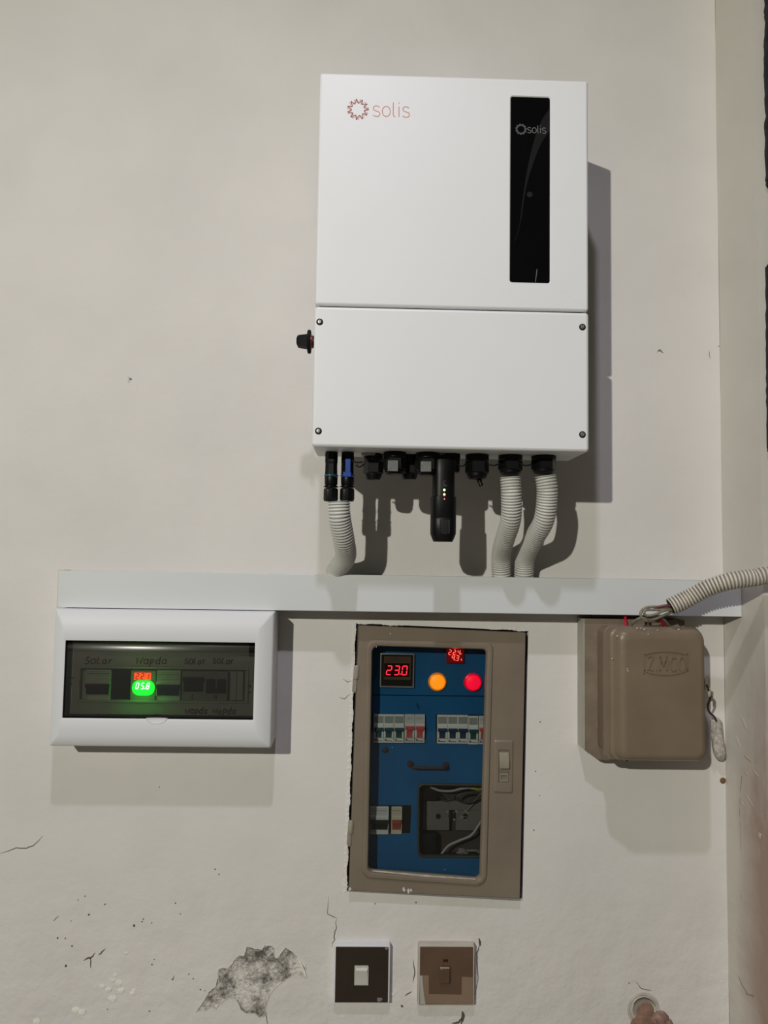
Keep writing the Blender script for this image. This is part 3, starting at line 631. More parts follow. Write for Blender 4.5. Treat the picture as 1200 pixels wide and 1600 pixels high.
# breakers inside the white box (centre x px, width px)
def mcb(px, py, w_, h_, dep, ext, toggle, lab, body=M_cream, name='circuit_breaker', linked=1, label='', group=None, lines=True, tz=.40, plate=M_greylab, nub=True, tband=None):
    c = U(px, py, dep); t = thing(name, label, 'breaker', (c[0], dep, c[2]-h_/2), group)
    x0, x1 = c[0]-w_/2, c[0]+w_/2; z0, z1 = c[2]-h_/2, c[2]+h_/2; d1 = dep+ext
    mb = MB()
    prof = [(z0, dep), (z0, d1-3.2), (z0+.6, d1-2.6), (z0+h_*.16, d1-2.4), (z0+h_*.18, d1-.4), (z0+h_*.2, d1), (z0+h_*.66, d1), (z0+h_*.68, d1-.4), (z0+h_*.70, d1-1.2), (z1-.6, d1-1.4), (z1, d1-1.8), (z1, dep)]
    mb.loft([[(x0+.1, d, z) for z, d in prof], [(x0+.35, d+.25, z) for z, d in prof], [(x1-.35, d+.25, z) for z, d in prof], [(x1-.1, d, z) for z, d in prof]], True, True)
    mb.build('breaker_body', body, t, smooth=25)
    if lab:
        for k in range(linked):
            a0 = x0+(x1-x0)*k/linked; a1 = x0+(x1-x0)*(k+1)/linked
            MB().box(a0+1.0, a1-1.0, d1-2, d1-.6, z0+h_*.70, z1-h_*.05, .3).build('label_window', plate, t)
    else:
        mb = MB()
        for k in range(5):
            zc = z1-h_*(.06+.055*k); x_ = x0+1.3
            while x_ < x1-2.5:
                l_ = random.uniform(.8, 2.6); mb.box(x_, min(x_+l_, x1-1.2), d1-1.3, d1-.9, zc-(.9 if k == 1 else .4), zc); x_ += l_+.7
        mb.build('fine_print', M_ink, t, smooth=0)
    tk = MB(); tz0 = z0+h_*.2; tz1 = z0+h_*(.2+tz*.85)
    tk.loft([[(x0+(3.4 if nub else 1.4), d, z), (x1-(3.4 if nub else 1.4), d, z)]+[(x1-(3.4 if nub else 1.4), d2, z), (x0+(3.4 if nub else 1.4), d2, z)] for z, d, d2 in ((tz0, d1-.5, d1+.6), (tz0+h_*.18, d1-.5, d1+1.2), (tz1-h_*.06, d1-.5, d1+4.2), (tz1, d1-.5, d1+3.6))], True, True)
    tk.box(x0+.9, x1-.9, d1-.3, d1+4.4, tz1-h_*.10, tz1+.4, .5)
    tk.build('toggle', toggle, t)
    if nub:
        for q0 in (x0+.5, x1-3.1): MB().box(q0, q0+2.6, d1-.3, d1+1.8, tz0+.5, tz0+h_*.22, .5).build('status_nub', M_nub, t)
    if lines: MB().box(x0+1.5, x1-2, d1-2.6, d1-2.0, z0+h_*.06, z0+h_*.085).box(x0+1.5, x0+5, d1-2.6, d1-2.0, z0+h_*.10, z0+h_*.13).build('rating_print', M_ink, t)
    return t
M_nub = mat('ivory_nub', (.66, .64, .57), .4, var=.04)
M_tnavy = mat('navy_toggle', (.012, .035, .085), .4); M_tteal = mat('teal_toggle', (.010, .065, .075), .4)
M_tblack = mat('black_toggle', (.012, .013, .015), .45, spec=.2); M_tred = mat('red_toggle', (.58, .085, .085), .4); M_tbrick = mat('brick_toggle', (.30, .06, .035), .4)
M_dim = mat('grey_breaker_body', (.32, .32, .31), .5)
mcb(155, 1069.5, 36, 44, 43, 6, M_tblack, False, label='twin breaker under the first word written in the white box', linked=2, nub=False, lines=False, group='breakers behind the smoked window')
mcb(264.5, 1071, 35, 45, 43, 6, M_tnavy, False, label='twin breaker beside the glowing green meter in the white box', linked=2, nub=False, lines=False, group='breakers behind the smoked window')
for px_, let, lb in ((303.5, 'L', 'grey isolator marked L in the white box'), (338.5, 'H', 'grey isolator marked H in the white box')):
    c = U(px_, 1072, 43); t = thing('isolator', lb, 'isolator', (c[0], 43, c[2]-22), 'breakers behind the smoked window')
    MB().box(c[0]-17, c[0]+17, 43, 48, c[2]-22, c[2]+22, .8).build('isolator_body', M_dim, t)
    if let == 'L': MB().box(c[0]-14, c[0]+14, 47.5, 50, c[2]-7, c[2]+9, .6).box(c[0]-15, c[0]+15, 49, 53, c[2]+7, c[2]+14, .8).box(c[0]-2, c[0]+2, 49.5, 51.5, c[2]-6, c[2]+6, .4).build('toggle', M_tblack, t)
    else: MB().box(c[0]-14, c[0]-1.5, 47.5, 51, c[2]-9, c[2]+11, .6).box(c[0]+1.5, c[0]+14, 47.5, 51, c[2]-9, c[2]+11, .6).box(c[0]-14, c[0]+14, 50, 53, c[2]-8, c[2]-3, .4).build('toggle', M_tblack, t)
    mb = MB(); write(mb, let, c[0]-2, c[2]-18.5, 6, .9, 47.9, 48.4); mb.build('letter', M_redink, t, smooth=0)
# meter with red over green figures
c = U(226, 1070.5, 43); mt = thing('voltage_meter', 'small panel meter glowing green under red figures in the white box', 'meter', (c[0], 43, c[2]-22))
MB().box(c[0]-19, c[0]+17.5, 43, 49, c[2]-22, c[2]+22, .8).build('meter_body', mat('meter_grey', (.40, .42, .38), .5), mt)
a = U(209.5, 1051, 50); e_ = U(235.5, 1062.2, 50)
MB().box(a[0], e_[0], 48.5, 49.6, e_[2], a[2], .4).build('upper_display', mat('orange_red_backlight', (.9, .12, .03), .5, emit=4.2, ecol=(1.0, .055, .008), var=0), mt)
a = U(204.5, 1062.8, 50); e_ = U(243, 1088, 50)
MB().loft([rr(a[0]+2, e_[0]-2, e_[2]+1, a[2], 10, 48.5), rr(a[0]+2, e_[0]-2, e_[2]+1, a[2], 10, 49.6)], True, True).build('lower_display_bloom', mat('green_led_bloom', (.05, .9, .05), .5, emit=4.5, ecol=(0.0, 1.0, .03), var=0), mt)  # emissive plate widened to paint the bloom round the green figures
mb = MB(); p = U(212, 1060.8, 50); seven(mb, '221', p[0], p[2], 7.8, 49.7, gap=.5, t=.13, wr=.45); mb.build('figures', mat('dark_red_figures', (.1, .005, .004), .5, emit=.3, ecol=(.5, .0, .0), var=0), mt, smooth=0)
mb = MB(); p = U(212.5, 1076.3, 50); seven(mb, '05.8', p[0]-1, p[2], 8.4, 49.7, gap=.5, t=.12, slant=.2, wr=.42); mb.build('figures', mat('pale_green_figures', (.7, 1, .7), .5, emit=9, ecol=(.75, 1, .8), var=0), mt, smooth=0)
gl = lamp('green_meter_glow', 'POINT', Wd((c[0], 56, c[2]-6)), .022, (.05, 1.0, .08), .006); gl.data.use_shadow = True
# dark gap filler beside the meter
MB().box(U(172, 1070, 43)[0]+1.5, U(206, 1070, 43)[0]-.5, 41.5, 44.5, c[2]-22, c[2]+22, .5).build('dark_filler', M_dark, bx)

# ---------------------------------------------------------------- recessed brown cabinet
cab = thing('meter_cabinet', 'brown painted steel cabinet set into the wall with a window onto a blue panel', 'cabinet', (115, 0, 947))
def inset(c, k):
    cx = sum(p[0] for p in c)/4; cz = sum(p[1] for p in c)/4
    return [(p[0]+math.copysign(k, cx-p[0]), p[1]+math.copysign(k, cz-p[1])) for p in c]
h4 = [(p[0], p[2]) for p in hole_loop(0)]
mb = MB(); hi = inset(h4, 3); hi2 = inset(h4, 5)
mb.loft([rq(hi, 1, -112, 1), rq(hi, 1, -3, 1), rq(hi2, 1, -3, 1), rq(hi2, 1, -108, 1)], True, True); mb.build('cabinet_shell', mat('cabinet_dark_paint', (.04, .035, .03), .6), cab, smooth=0)
dq = [(p[0], p[2]) for p in (U(560.5, 977.5, 12), U(821.5, 989, 12), U(812.5, 1404, 12), U(545, 1391.5, 12))]
wq = [(p[0], p[2]) for p in (U(582, 1009.5, 12), U(760.5, 1015, 12), U(750, 1374, 12), U(575.5, 1360.5, 12))]
def off(c, k): return [(c[0][0]-k, c[0][1]+k), (c[1][0]+k, c[1][1]+k), (c[2][0]+k, c[2][1]-k), (c[3][0]-k, c[3][1]-k)]
mb = MB()
mb.loft([rq(off(wq, 0), [10, 7, 7, 7], 1), rq(dq, 1.5, 1), rq(dq, 1.5, 11), rq(off(dq, -1.0), 1.5, 12), rq(off(wq, 10.5), [14, 10, 16, 14], 12), rq(off(wq, 8.5), [13, 9, 15, 13], 14.4), rq(off(wq, 4.5), [12, 8, 11, 10], 15.2), rq(off(wq, 1.5), [11, 7.5, 8, 8], 14), rq(off(wq, 0), [10, 7, 7, 7], 11)], False, False, ring=True)
door = mb.build('cabinet_door', M_brown, cab)
M_glass = pane_mat('clear_glass', (.84, .86, .86), .03, .03)
MB().loft([rq(off(wq, 3), 10, 3.0), rq(off(wq, 3), 10, 5.0)], True, True).build('window_glass', M_glass, cab)
# hinges
for (xh, y0, y1) in ((556, 1041, 1081), (547.5, 1283, 1321)):
    p0 = U(xh+1.5, y0, 12); p1 = U(xh-1, y1, 12); zm = (p0[2]+p1[2])/2
    MB().sweep([(p0[0], 10, p0[2]), (p0[0]*.97+p1[0]*.03, 10.5, p0[2]-1), ((p0[0]+p1[0])/2, 10.5, zm+.6)], lambda i: 4.6 if i else 3.8, 12).sweep([((p0[0]+p1[0])/2-.6, 9, zm), (p1[0]-.6, 9.5, p1[2]+1), (p1[0]-.6, 9, p1[2])], lambda i: 4.3 if i < 2 else 3.5, 12).build('hinge', mat('painted_hinge', (.28, .25, .20), .5, bump=.6, bscale=160, var=.15), cab)
# paint chips on the door
mb = MB()
for x_, y_, r_ in ((631, 1390, 3.0), (638, 1392, 3.2), (642, 1391, 2), (610, 990, 1), (762, 1061, 1), (547, 1389, 2.2), (588, 1010, 1.4)):
    p = U(x_, y_, 12.2); mb = MB(); mb.loft([[(p[0]+r_*.7*(1+.4*math.sin(2.3*t_+x_))*math.cos(t_), d_, p[2]+r_*1.1*(1+.4*math.cos(3*t_+y_))*math.sin(t_)) for t_ in [2*math.pi*i/8 for i in range(8)]] for d_ in (11.6, 12.35)])
    mb.build('paint_chip', mat('bare_white_chip', (.62, .60, .55), .7), door, smooth=0)
mb = MB(); q = off(wq, 1.6)
mb.ribbon([(q[3][0]+8, q[3][1]+2.2), ((q[3][0]+q[2][0])/2, (q[3][1]+q[2][1])/2+1.4), (q[2][0]-8, q[2][1]+2.5)], 2.2, 12.6, 14.4, taper=True); mb.build('worn_edge', mat('worn_bead', (.50, .45, .38), .6, var=.3, vscale=90), door, smooth=0)
# lock
o4 = [(p[0], p[2]) for p in (U(773, 1157.5, 12), U(801, 1158, 12), U(800, 1237.5, 12), U(772, 1236.5, 12))]
s4 = [(p[0], p[2]) for p in (U(779.5, 1171, 12), U(796, 1171.5, 12), U(795.5, 1223, 12), U(779, 1222.5, 12))]
lk = MB().loft([rq(off(o4, 2), 2, 11.5), rq(o4, 1.5, 14), rq(inset(o4, 1.5), 1, 14.4), rq(off(s4, .6), .8, 14.4), rq(s4, .6, 13.8), rq(s4, .6, 7)], False, True).build('lock_plate', M_brown, cab)
a = U(780, 1176.5, 17); e_ = U(796.3, 1200.5, 17)
MB().loft([[(a[0]+.6, d0, z), (e_[0]-.4, d0, z), (e_[0]-.4, d1, z), (e_[0]-1.2, d1+.8, z), (a[0]+1.4, d1+.8, z), (a[0]+.6, d1, z)] for z, d0, d1 in ((a[2], 9, 12.5), (a[2]-2, 9, 14.4), (a[2]-12, 12, 17.4), (e_[2]+1.5, 14, 19), (e_[2], 15, 18.4))], True, True).build('latch_lever', mat('lever_paint', (.27, .245, .19), .4, bump=.5, bscale=200), lk)
a = U(781, 1208, 15); e_ = U(794.5, 1222, 15)
MB().loft([rr(a[0]+.5, e_[0], e_[2]+.5, a[2], .6, 8), rr(a[0]+.5, e_[0], e_[2]+.5, a[2], .6, 14.3), rr(a[0]+2.2, e_[0]-1.8, e_[2]+2.6, a[2]-3.2, .5, 14.3), rr(a[0]+2.2, e_[0]-1.8, e_[2]+2.6, a[2]-3.2, .5, 11.5)], True, True).build('catch', mat('catch_paint', (.24, .23, .18), .4), lk)

# blue panels inside
PD = -20.0
def Q4(x0, y0, x1, y1, dep):
    return [(p[0], p[2]) for p in (U(x0, y0, dep), U(x1, y0+(x1-x0)*.012, dep), U(x1, y1+(x1-x0)*.012, dep), U(x0, y1, dep))]
up4 = Q4(566, 992, 788, 1085, PD); lo4 = Q4(563, 1086.5, 786, 1385, PD)
MB().loft([rq(up4, 1, PD-2.5), rq(up4, 1, PD)], True, True).build('upper_panel', M_navy, cab, smooth=0)
op4 = Q4(655.5, 1227, 775, 1336, PD)
MB().loft([rq(lo4, [1]*4, PD-2), rq(lo4, [1]*4, PD-.6), rq(op4, [7]*4, PD-.6), rq(op4, [7]*4, PD-2)], False, False, ring=True).build('lower_panel', M_navy, cab, smooth=0)
MB().loft([rq(off(op4, 3.5), 9, PD-.8), rq(off(op4, 3.2), 9, PD+1.6), rq(off(op4, 1.2), 8, PD+2.2), rq(op4, 7, PD+1.4), rq(op4, 7, PD-6)], False, False).build('opening_rim', mat('rubber_rim', (.045, .038, .032), .5), cab)
# handle
p0 = U(641, 1193.5, PD); p1 = U(697, 1195.5, PD)
M_hand = mat('rusty_handle', (.07, .032, .03), .5, var=.25, vscale=120)
hb = MB(); zb_ = U(668, 1198.5, PD+8)[2]
hb.sweep([tuple(q) for q in smooth_pts([(p0[0], PD, p0[2]), (p0[0]+1.5, PD+8, p0[2]-2.5), (p0[0]+7, PD+12, zb_), ((p0[0]+p1[0])/2, PD+12, zb_), (p1[0]-6, PD+12, zb_), (p1[0], PD+7, p1[2]-2), (p1[0], PD, p1[2])], 6)], 2.3, 10)
hb.lathe((p0[0], PD-.5, p0[2]), (0, 1, 0), [(4.8, 0), (4.8, 2), (3.5, 4)], 16).lathe((p1[0], PD-.5, p1[2]), (0, 1, 0), [(4.6, 0), (4.6, 2), (3.4, 4)], 16)
hb.build('panel_handle', M_hand, cab)
p = U(602, 1172, PD); MB().blob((p[0], PD, p[2]), 4.6, 7, .25, (1, .35, 1), 4).build('paint_drip', mat('dark_smudge', (.035, .022, .018), .7), cab)
mb = MB()
for x_, y_, r_ in ((659, 1364.5, 1.3), (664.5, 1365, 1.3), (684, 1369, 1.6), (695, 1359, .8), (702, 1371, .8), (613, 1168, .8)):
    p = U(x_, y_, PD); MB().lathe((p[0], PD-.7, p[2]), (0, 1, 0), [(r_, 0), (r_*.8, .5)], 8).build('white_fleck', mat('fleck_white', (.6, .65, .7), .8), cab, smooth=0)
p0 = U(651, 1099, PD); p1 = U(655, 1108, PD); MB().ribbon([(p0[0], p0[2]), (p1[0], p1[2])], 1.4, PD-.7, PD-.2, taper=False).build('scratch', M_dark, cab)
# behind the opening
MB().loft([rq(off(op4, 12), 1, -66), rq(off(op4, 12), 1, -64)], True, True).build('mounting_plate', mat('zinc_plate_dull', (.06, .046, .040), .6, spec=.15), cab)
a = U(661, 1252, -50); e_ = U(702, 1297.5, -50)
mb = MB(); mb.box(a[0], e_[0], -58, -50, e_[2], a[2], .5); mb.box(e_[0]+10.5, e_[0]+62, -58, -50, e_[2], a[2]-14, .5); mb.box(e_[0]-.3, e_[0]+62, -58, -50.2, a[2]-13.5, a[2], .4)
plt = mb.build('meter_plate', mat('grey_plate', (.15, .132, .118), .6, spec=.15), cab)
p = U(684.8, 1275.5, -50); MB().lathe((p[0], -50.2, p[2]), (0, 1, 0), [(4.2, 0), (4.2, .5)], 18).build('bolt_hole', M_dark, plt)
p = U(727, 1275.5, -50); MB().lathe((p[0], -50.2, p[2]), (0, 1, 0), [(4.2, 0), (4.2, .5)], 18).build('bolt_hole', M_dark, plt)
p = U(706.5, 1275, -50); MB().lathe((p[0], -50.2, p[2]), (0, 1, 0), [(6, 0), (6, .5)], 18).build('slot', M_dark, plt)
mb = MB()
for i in range(14):
    q = U(random.uniform(697, 733), random.uniform(1266, 1282), -50); mb.blob((q[0], -50, q[2]), random.uniform(.8, 2.0), 5, .3, (1, .4, 1), i)
mb.build('plaster_crumbs', mat('grey_crumbs', (.34, .30, .26), .8), cab)
for (xa, ya, xb, yb) in ((659, 1231, 682.5, 1251), (658, 1303, 681.5, 1334)):
    a = U(xa, ya, -40); e_ = U(xb, yb, -40); MB().box(a[0], e_[0], -62, -40, e_[2], a[2], 1).build('terminal_block', M_black, cab)
def wire(name, pts, r, m, label, deps, grp=None, cat='cable', parent=None):
    P = smooth_pts([U(x, y, d) for (x, y), d in zip(pts, deps)], 7)
    mb = MB(); mb.sweep([tuple(q) for q in P], r, 8)
    o = mb.build(name, m, parent, origin=None if parent else tuple(P[0]))
    if not parent: tag(o, label, cat, grp)
    return o
M_wg = mat('grey_cable', (.33, .30, .27), .5); M_wy = mat('yellow_green_wire', (.35, .26, .03), .5); M_wb = mat('black_cable', (.02, .018, .018), .5)
wire('cable', [(672, 1229), (686, 1235), (705, 1236), (722, 1232), (740, 1231), (765, 1236)], 1.9, M_wg, 'grey cable crossing the top of the opening in the blue panel', [-40]*6, 'loose wiring in the cabinet')
wire('cable', [(688, 1337), (700, 1322), (716, 1314), (736, 1305), (748, 1289), (758, 1272)], 1.9, M_wg, 'grey cable rising from the lower edge of the opening in the blue panel', [-38]*6, 'loose wiring in the cabinet')
wire('cable', [(735, 1231), (747, 1234), (756, 1242), (770, 1250)], 2.4, M_wy, 'yellow wire in the upper corner of the opening in the blue panel', [-37]*4, 'loose wiring in the cabinet')
wire('cable', [(762, 1236), (740, 1238), (722, 1240), (714, 1246), (722, 1253), (740, 1252), (752, 1240)], 1.7, M_wb, 'looped black cable behind the opening in the blue panel', [-34]*7, 'loose wiring in the cabinet')
wire('cable', [(750, 1240), (742, 1252), (728, 1268)], 1.5, mat('dull_cable', (.16, .14, .12), .5), 'dull thin cable running down onto the grey meter plate', [-42, -45, -47], 'loose wiring in the cabinet')
wire('cable', [(680, 1235), (692, 1250), (702, 1249), (704, 1242)], 1.0, M_wb, 'thin dark loop of wire beside the upper terminal block', [-42]*4, 'loose wiring in the cabinet')
mb = MB()
for i in range(16):
    q = U(random.uniform(716, 752), random.uniform(1327, 1334), -30); mb.blob((q[0], -30, q[2]), random.uniform(1.5, 4), 5, .35, (1.5, .5, .5), i+30)
cr_ = mb.build('crumb_pile', mat('crumb_grey', (.20, .18, .16), .9), cab)

# circuit breakers on the blue panel
ext = 7; bd_ = PD-1
bw = 15.6; bh = 43.8
def place(proto, ref_px, px_, lab): return copy_tree(proto, dx=U(px_, 1138, PD)[0]-U(ref_px, 1138, PD)[0], dz=0, label=lab)
G1 = 'breakers in the row of the blue panel'
b1 = mcb(607.3, 1137.5, bw, bh, bd_, ext, M_tteal, True, label='teal breaker second in its row beside the cabinet hinge', group=G1)
place(b1, 607.3, 591.6, 'breaker in shadow at the hinge end of the first row')
place(b1, 607.3, 623.2, 'teal breaker next to the twin red breakers')
b4 = mcb(639.6, 1137.5, bw, bh, bd_, ext, M_tred, False, body=mat('white_breaker_body', (.60, .59, .56), .45), label='red toggle breaker beside the teal one in the row nearest the hinges', group=G1, nub=True, tz=.46)
place(b4, 639.6, 655.6, 'red toggle breaker ending the row nearest the hinges')
b6 = mcb(690.5, 1138.5, bw+.4, bh, bd_, ext, M_tnavy, True, label='navy breaker at the start of the row under the pilot lamps', group=G1)
place(b6, 690.5, 706.6, 'middle one of the three linked navy breakers'); place(b6, 690.5, 722.5, 'navy breaker next to the single teal breaker')
p0 = U(684, 1137, PD); p1 = U(730, 1142, PD)
b9 = copy_tree(b1, dx=U(738.7, 1138, PD)[0]-U(607.3, 1138, PD)[0], dz=-1.2, label='teal breaker between the navy ones and the red end breaker')
b10 = copy_tree(b4, dx=U(755, 1138, PD)[0]-U(639.6, 1138, PD)[0], dz=-1.2, label='red breaker half hidden by the cabinet door frame')
for (xa, xb, y0, y1) in ((584, 664.5, 1115, 1160.5), (681, 766, 1116, 1161.5)):
    q4 = [(p[0], p[2]) for p in (U(xa, y0, PD), U(xb, y0+.8, PD), U(xb, y1+.8, PD), U(xa, y1, PD))]
    MB().loft([rq(q4, .5, PD-.7, 1), rq(q4, .5, PD-.3, 1)], True, True).build('breaker_slot', M_dark, cab)
q4 = [(p[0], p[2]) for p in (U(578, 1257.5, PD), U(642.5, 1258.5, PD), U(641, 1302, PD), U(577, 1301, PD))]
MB().loft([rq(q4, .5, PD-.7, 1), rq(q4, .5, PD-.3, 1)], True, True).build('breaker_slot', mat('slot_dark', (.012, .007, .006), .6, spec=.1), cab)
mcb(592.5, 1280.5, 29, 42, bd_, ext, M_tblack, False, body=mat('white_breaker_body', (.6, .6, .6)), label='wide white breaker with black toggle low on the blue panel', group=G1, nub=False, lines=False)
mcb(619.5, 1280.5, 16.5, 41.5, bd_, ext, M_tbrick, False, body=mat('cream_breaker_body', (.55, .48, .36), .45), label='narrow cream breaker with brick red toggle low on the blue panel', group=G1, nub=False, lines=False)

# pilot lamps
def pilot(px, py, col, em, label):
    c = U(px, py, PD); t = thing('pilot_lamp', label, 'lamp', (c[0], PD, c[2]), 'pilot lamps on the blue panel')
    MB().lathe((c[0], PD-.2, c[2]), (0, 1, 0), [(14.2, 0), (14.2, 3), (13.4, 5.5), (12.2, 6), (11.6, 4.5)], 36).build('bezel', mat('bezel_'+label[:5], tuple(k*.45 for k in col), .3, emit=em*.30, ecol=col, var=0), t)
    MB().lathe((c[0], PD+2, c[2]), (0, 1, 0), [(11.4, 0), (11.4, 3), (10, 5), (6, 6.2), (1, 6.6)], 36).build('lens', mat('lens_'+label[:5], tuple(k*.4 for k in col), .35, emit=em, ecol=col, var=0), t)
pilot(683, 1065, (1.0, .29, .008), 1.35, 'amber round pilot lamp glowing on the blue panel')
pilot(738.5, 1065.5, (1.0, .003, .035), 1.2, 'red round pilot lamp glowing on the blue panel')
# square meter
q4 = [(p[0], p[2]) for p in (U(594.5, 1020.5, PD+4), U(647.5, 1021.5, PD+4), U(646.5, 1074.5, PD+4), U(593.5, 1073.5, PD+4))]
m1 = thing('panel_meter', 'square panel meter with a pale frame and red figures on the blue panel', 'meter', (q4[3][0]+26, PD, q4[3][1]))
MB().loft([rq(q4, 1, PD), rq(q4, 1, PD+5), rq(inset(q4, 1.6), 1, PD+5.4), rq(inset(q4, 1.8), 1, PD+2)], True, True).build('meter_frame', mat('pale_metal_frame', (.45, .45, .42), .3, metal=.5), m1)
f4 = inset(q4, 2.2); MB().loft([rq(f4, .6, PD+2), rq(f4, .6, PD+3)], True, True).build('meter_face', mat('dark_meter_face', (.016, .011, .008), .4, spec=.2), m1)
f5 = [(f4[0][0]+3.5, f4[0][1]-2.5), (f4[1][0]-3, f4[1][1]-2.5), (f4[2][0]-3, f4[2][1]+9.5), (f4[3][0]+3.5, f4[3][1]+9.5)]
MB().loft([rq(f5, .6, PD+2.8), rq(f5, .6, PD+3.4)], True, True).build('tinted_face', mat('brown_tint', (.10, .062, .034), .3, var=.2), m1)
a = U(600.5, 1036, PD+4); e_ = U(639.5, 1058, PD+4); MB().box(a[0], e_[0], PD+3.2, PD+4, e_[2], a[2], .3).build('display', mat('red_black_display', (.03, .004, .004), .2), m1)
M_redled = mat('red_led_figures', (1, .05, .08), .5, emit=1.9, ecol=(1.0, .02, .045), var=0)
mb = MB(); p = U(603.5, 1054, PD+4); seven(mb, '23.0', p[0], p[2], 13.6, PD+4.1, gap=.36, t=.12, slant=.12, wr=.53); mb.build('figures', M_redled, m1, smooth=0)
mb = MB(); p = U(619.5, 1028.8, PD+4); mb.ribbon([(p[0]+2.6*math.cos(t_), p[2]+3.4*math.sin(t_)) for t_ in [2*math.pi*i/18 for i in range(19)]], .8, PD+3.3, PD+3.6); mb.build('emblem', M_ink, m1, smooth=0)
# small double row meter
q4 = [(p[0], p[2]) for p in (U(698, 1011, PD+4), U(725.5, 1011.5, PD+4), U(725, 1036.5, PD+4), U(697.5, 1036, PD+4))]
m2 = thing('panel_meter', 'tiny square meter with two rows of bright red figures', 'meter', (q4[3][0]+13, PD, q4[3][1]))
MB().loft([rq(q4, 1, PD), rq(q4, 1, PD+4), rq(inset(q4, 1), 1, PD+4.6)], True, True).build('meter_case', mat('deep_red_case', (.05, .002, .003), .3, emit=.07, ecol=(1, 0, .01), var=0), m2)
M_redl2 = mat('bright_red_figures', (1, .2, .2), .5, emit=2.6, ecol=(1.0, .12, .08), var=0)
mb = MB(); p = U(701, 1022.8, PD+5); seven(mb, '224', p[0], p[2], 7.4, PD+4.7, gap=.5, t=.12, slant=.12, wr=.45); write(mb, 'v', p[0]+18.5, p[2], 2.6, .6, PD+4.7, PD+5)
p = U(704.5, 1031.8, PD+5); seven(mb, '4.3', p[0]+1.4, p[2], 7.4, PD+4.7, gap=.5, t=.12, slant=.12, wr=.45); write(mb, 'A', p[0]+15.5, p[2], 3, .6, PD+4.7, PD+5); mb.build('figures', M_redl2, m2, smooth=0)
lamp('red_meter_glow', 'POINT', Wd((q4[0][0]+13, PD+12, q4[3][1]+12)), .012, (1, .02, .02), .004)

# ---------------------------------------------------------------- brown switch box on its board
brd = thing('switch_box', 'brown painted metal switch box with embossed lid on a wooden board by the corner', 'switch box', (415, 0, 1153))
poly = [(332, 1366), (486, 1366), (486, 1156), (357, 1156), (350, 1158), (332, 1171)]
mb = MB(); mb.prism(poly, 0, 33); ob = mb.build('backing_board', M_wood, brd, smooth=0)
mb = MB(); mb.loft([[(331.2, 0, 1366), (331.2, 33.3, 1366), (332.6, 33.3, 1366), (332.6, 0, 1366)], [(331.2, 0, 1171), (331.2, 33.3, 1171), (332.6, 33.3, 1171), (332.6, 0, 1171)]], True, True); mb.build('board_edge', M_boardside, ob, smooth=0)
mb = MB(); mb.loft([rr(352, 484, 1173, 1356, 9, 33), rr(352, 484, 1173, 1356, 9, 66), rr(348, 488, 1170, 1358, 10, 68), rr(347.5, 488.5, 1169.5, 1358.5, 10, 73)], True, True); mb.build('box_base', M_brown2, brd)
mb = MB(); mb.loft([rr(347.5, 489.5, 1168.5, 1359, 11, 73.5), rr(347.5, 489.5, 1168.5, 1359, 11, 78.5), rr(348.8, 489.3, 1168.8, 1358.5, 11, 79.6), rr(353.5, 489, 1169.6, 1357.5, 12, 79.9), rr(354.8, 490, 1169.4, 1357, 12, 83), rr(356.2, 490.3, 1169.3, 1356.6, 12.5, 84.2), rr(361, 490.3, 1169.6, 1355.5, 13, 84.8), rr(363.2, 490, 1170.4, 1354.6, 13, 87.5), rr(365.8, 488.8, 1172, 1352.5, 12, 91), rr(369.5, 486.5, 1174.5, 1349, 11, 93.3), rr(375, 482.5, 1179, 1343, 9, 94)], True, True)
lid = mb.build('box_lid', M_brown2, brd, smooth=34)
mb = MB(); ec = U(1039.5, 1035.5, 94)
def epx(x, y): p = U(x, y, 94); return (p[0], p[2])
L_ = [epx(1006, 1052), epx(1006, 1022)]; top_ = [epx(*q) for q in ((1006, 1022), (1020, 1018.5), (1040, 1017), (1060, 1019), (1074, 1022))]
bot_ = [epx(*q) for q in ((1006, 1047), (1020, 1051.5), (1040, 1053.5), (1060, 1051), (1074, 1046))]; Rr_ = [epx(1074, 1021), epx(1074, 1047)]
for st_ in (top_, bot_): mb.ribbon([tuple(q) for q in smooth_pts(st_, 5)], 2.4, 93.8, 95.6)
mb.ribbon(L_, 2.4, 93.8, 95.6); mb.ribbon(Rr_, 2.4, 93.8, 95.6)
p = epx(1011, 1046.5); write(mb, 'Z.MCO', p[0], p[1], 19.0, 2.6, 93.8, 95.9, gap=.12, sx=.70, slant=.0)
mb.build('embossed_badge', M_brown2, lid, smooth=0)
mb = MB()
for i, (x_, y_, r_) in enumerate(((962, 992, 1.6), (966, 994, 1.3), (980, 1045, 1.1), (981, 1048, 1.4), (997, 982, 1.3), (1008, 984, 1.5), (1003, 982, 1.0), (1013, 991, 1.1), (1029, 985, 1.0), (1062, 984, 1.5), (958, 1030, 1.0))):
    p = U(x_, y_, 94); mb = MB(); mb.blob((p[0], 93.6 if x_ > 970 and y_ > 990 else 90.5, p[2]), r_, 5, .3, (1, .5, 1), i)
    if i == 0: mb = MB(); mb.blob((351.5, 78, 1226), 2.2, 6, .2, (.6, .6, 2.6), 3)
    mb.build('plaster_fleck', mat('cream_spatter', (.55, .48, .38), .7), lid)
p = U(995, 1199, 60); mb = MB(); mb.sweep([tuple(q) for q in smooth_pts([(p[0]-3, 30, 1170), (p[0]-3, 20, 1158), (p[0]+2, 14, 1150), (p[0]+4, 12, 1158), (p[0]+2, 14, 1164)], 5)], .9, 6); mb.build('wire_hook', M_dark, brd)
q_ = U(1104, 1068, 80)
MB().box(486, q_[0]+3, 77, 79.6, q_[2]-9, q_[2]+6, .8).build('hasp', M_brown2, brd)
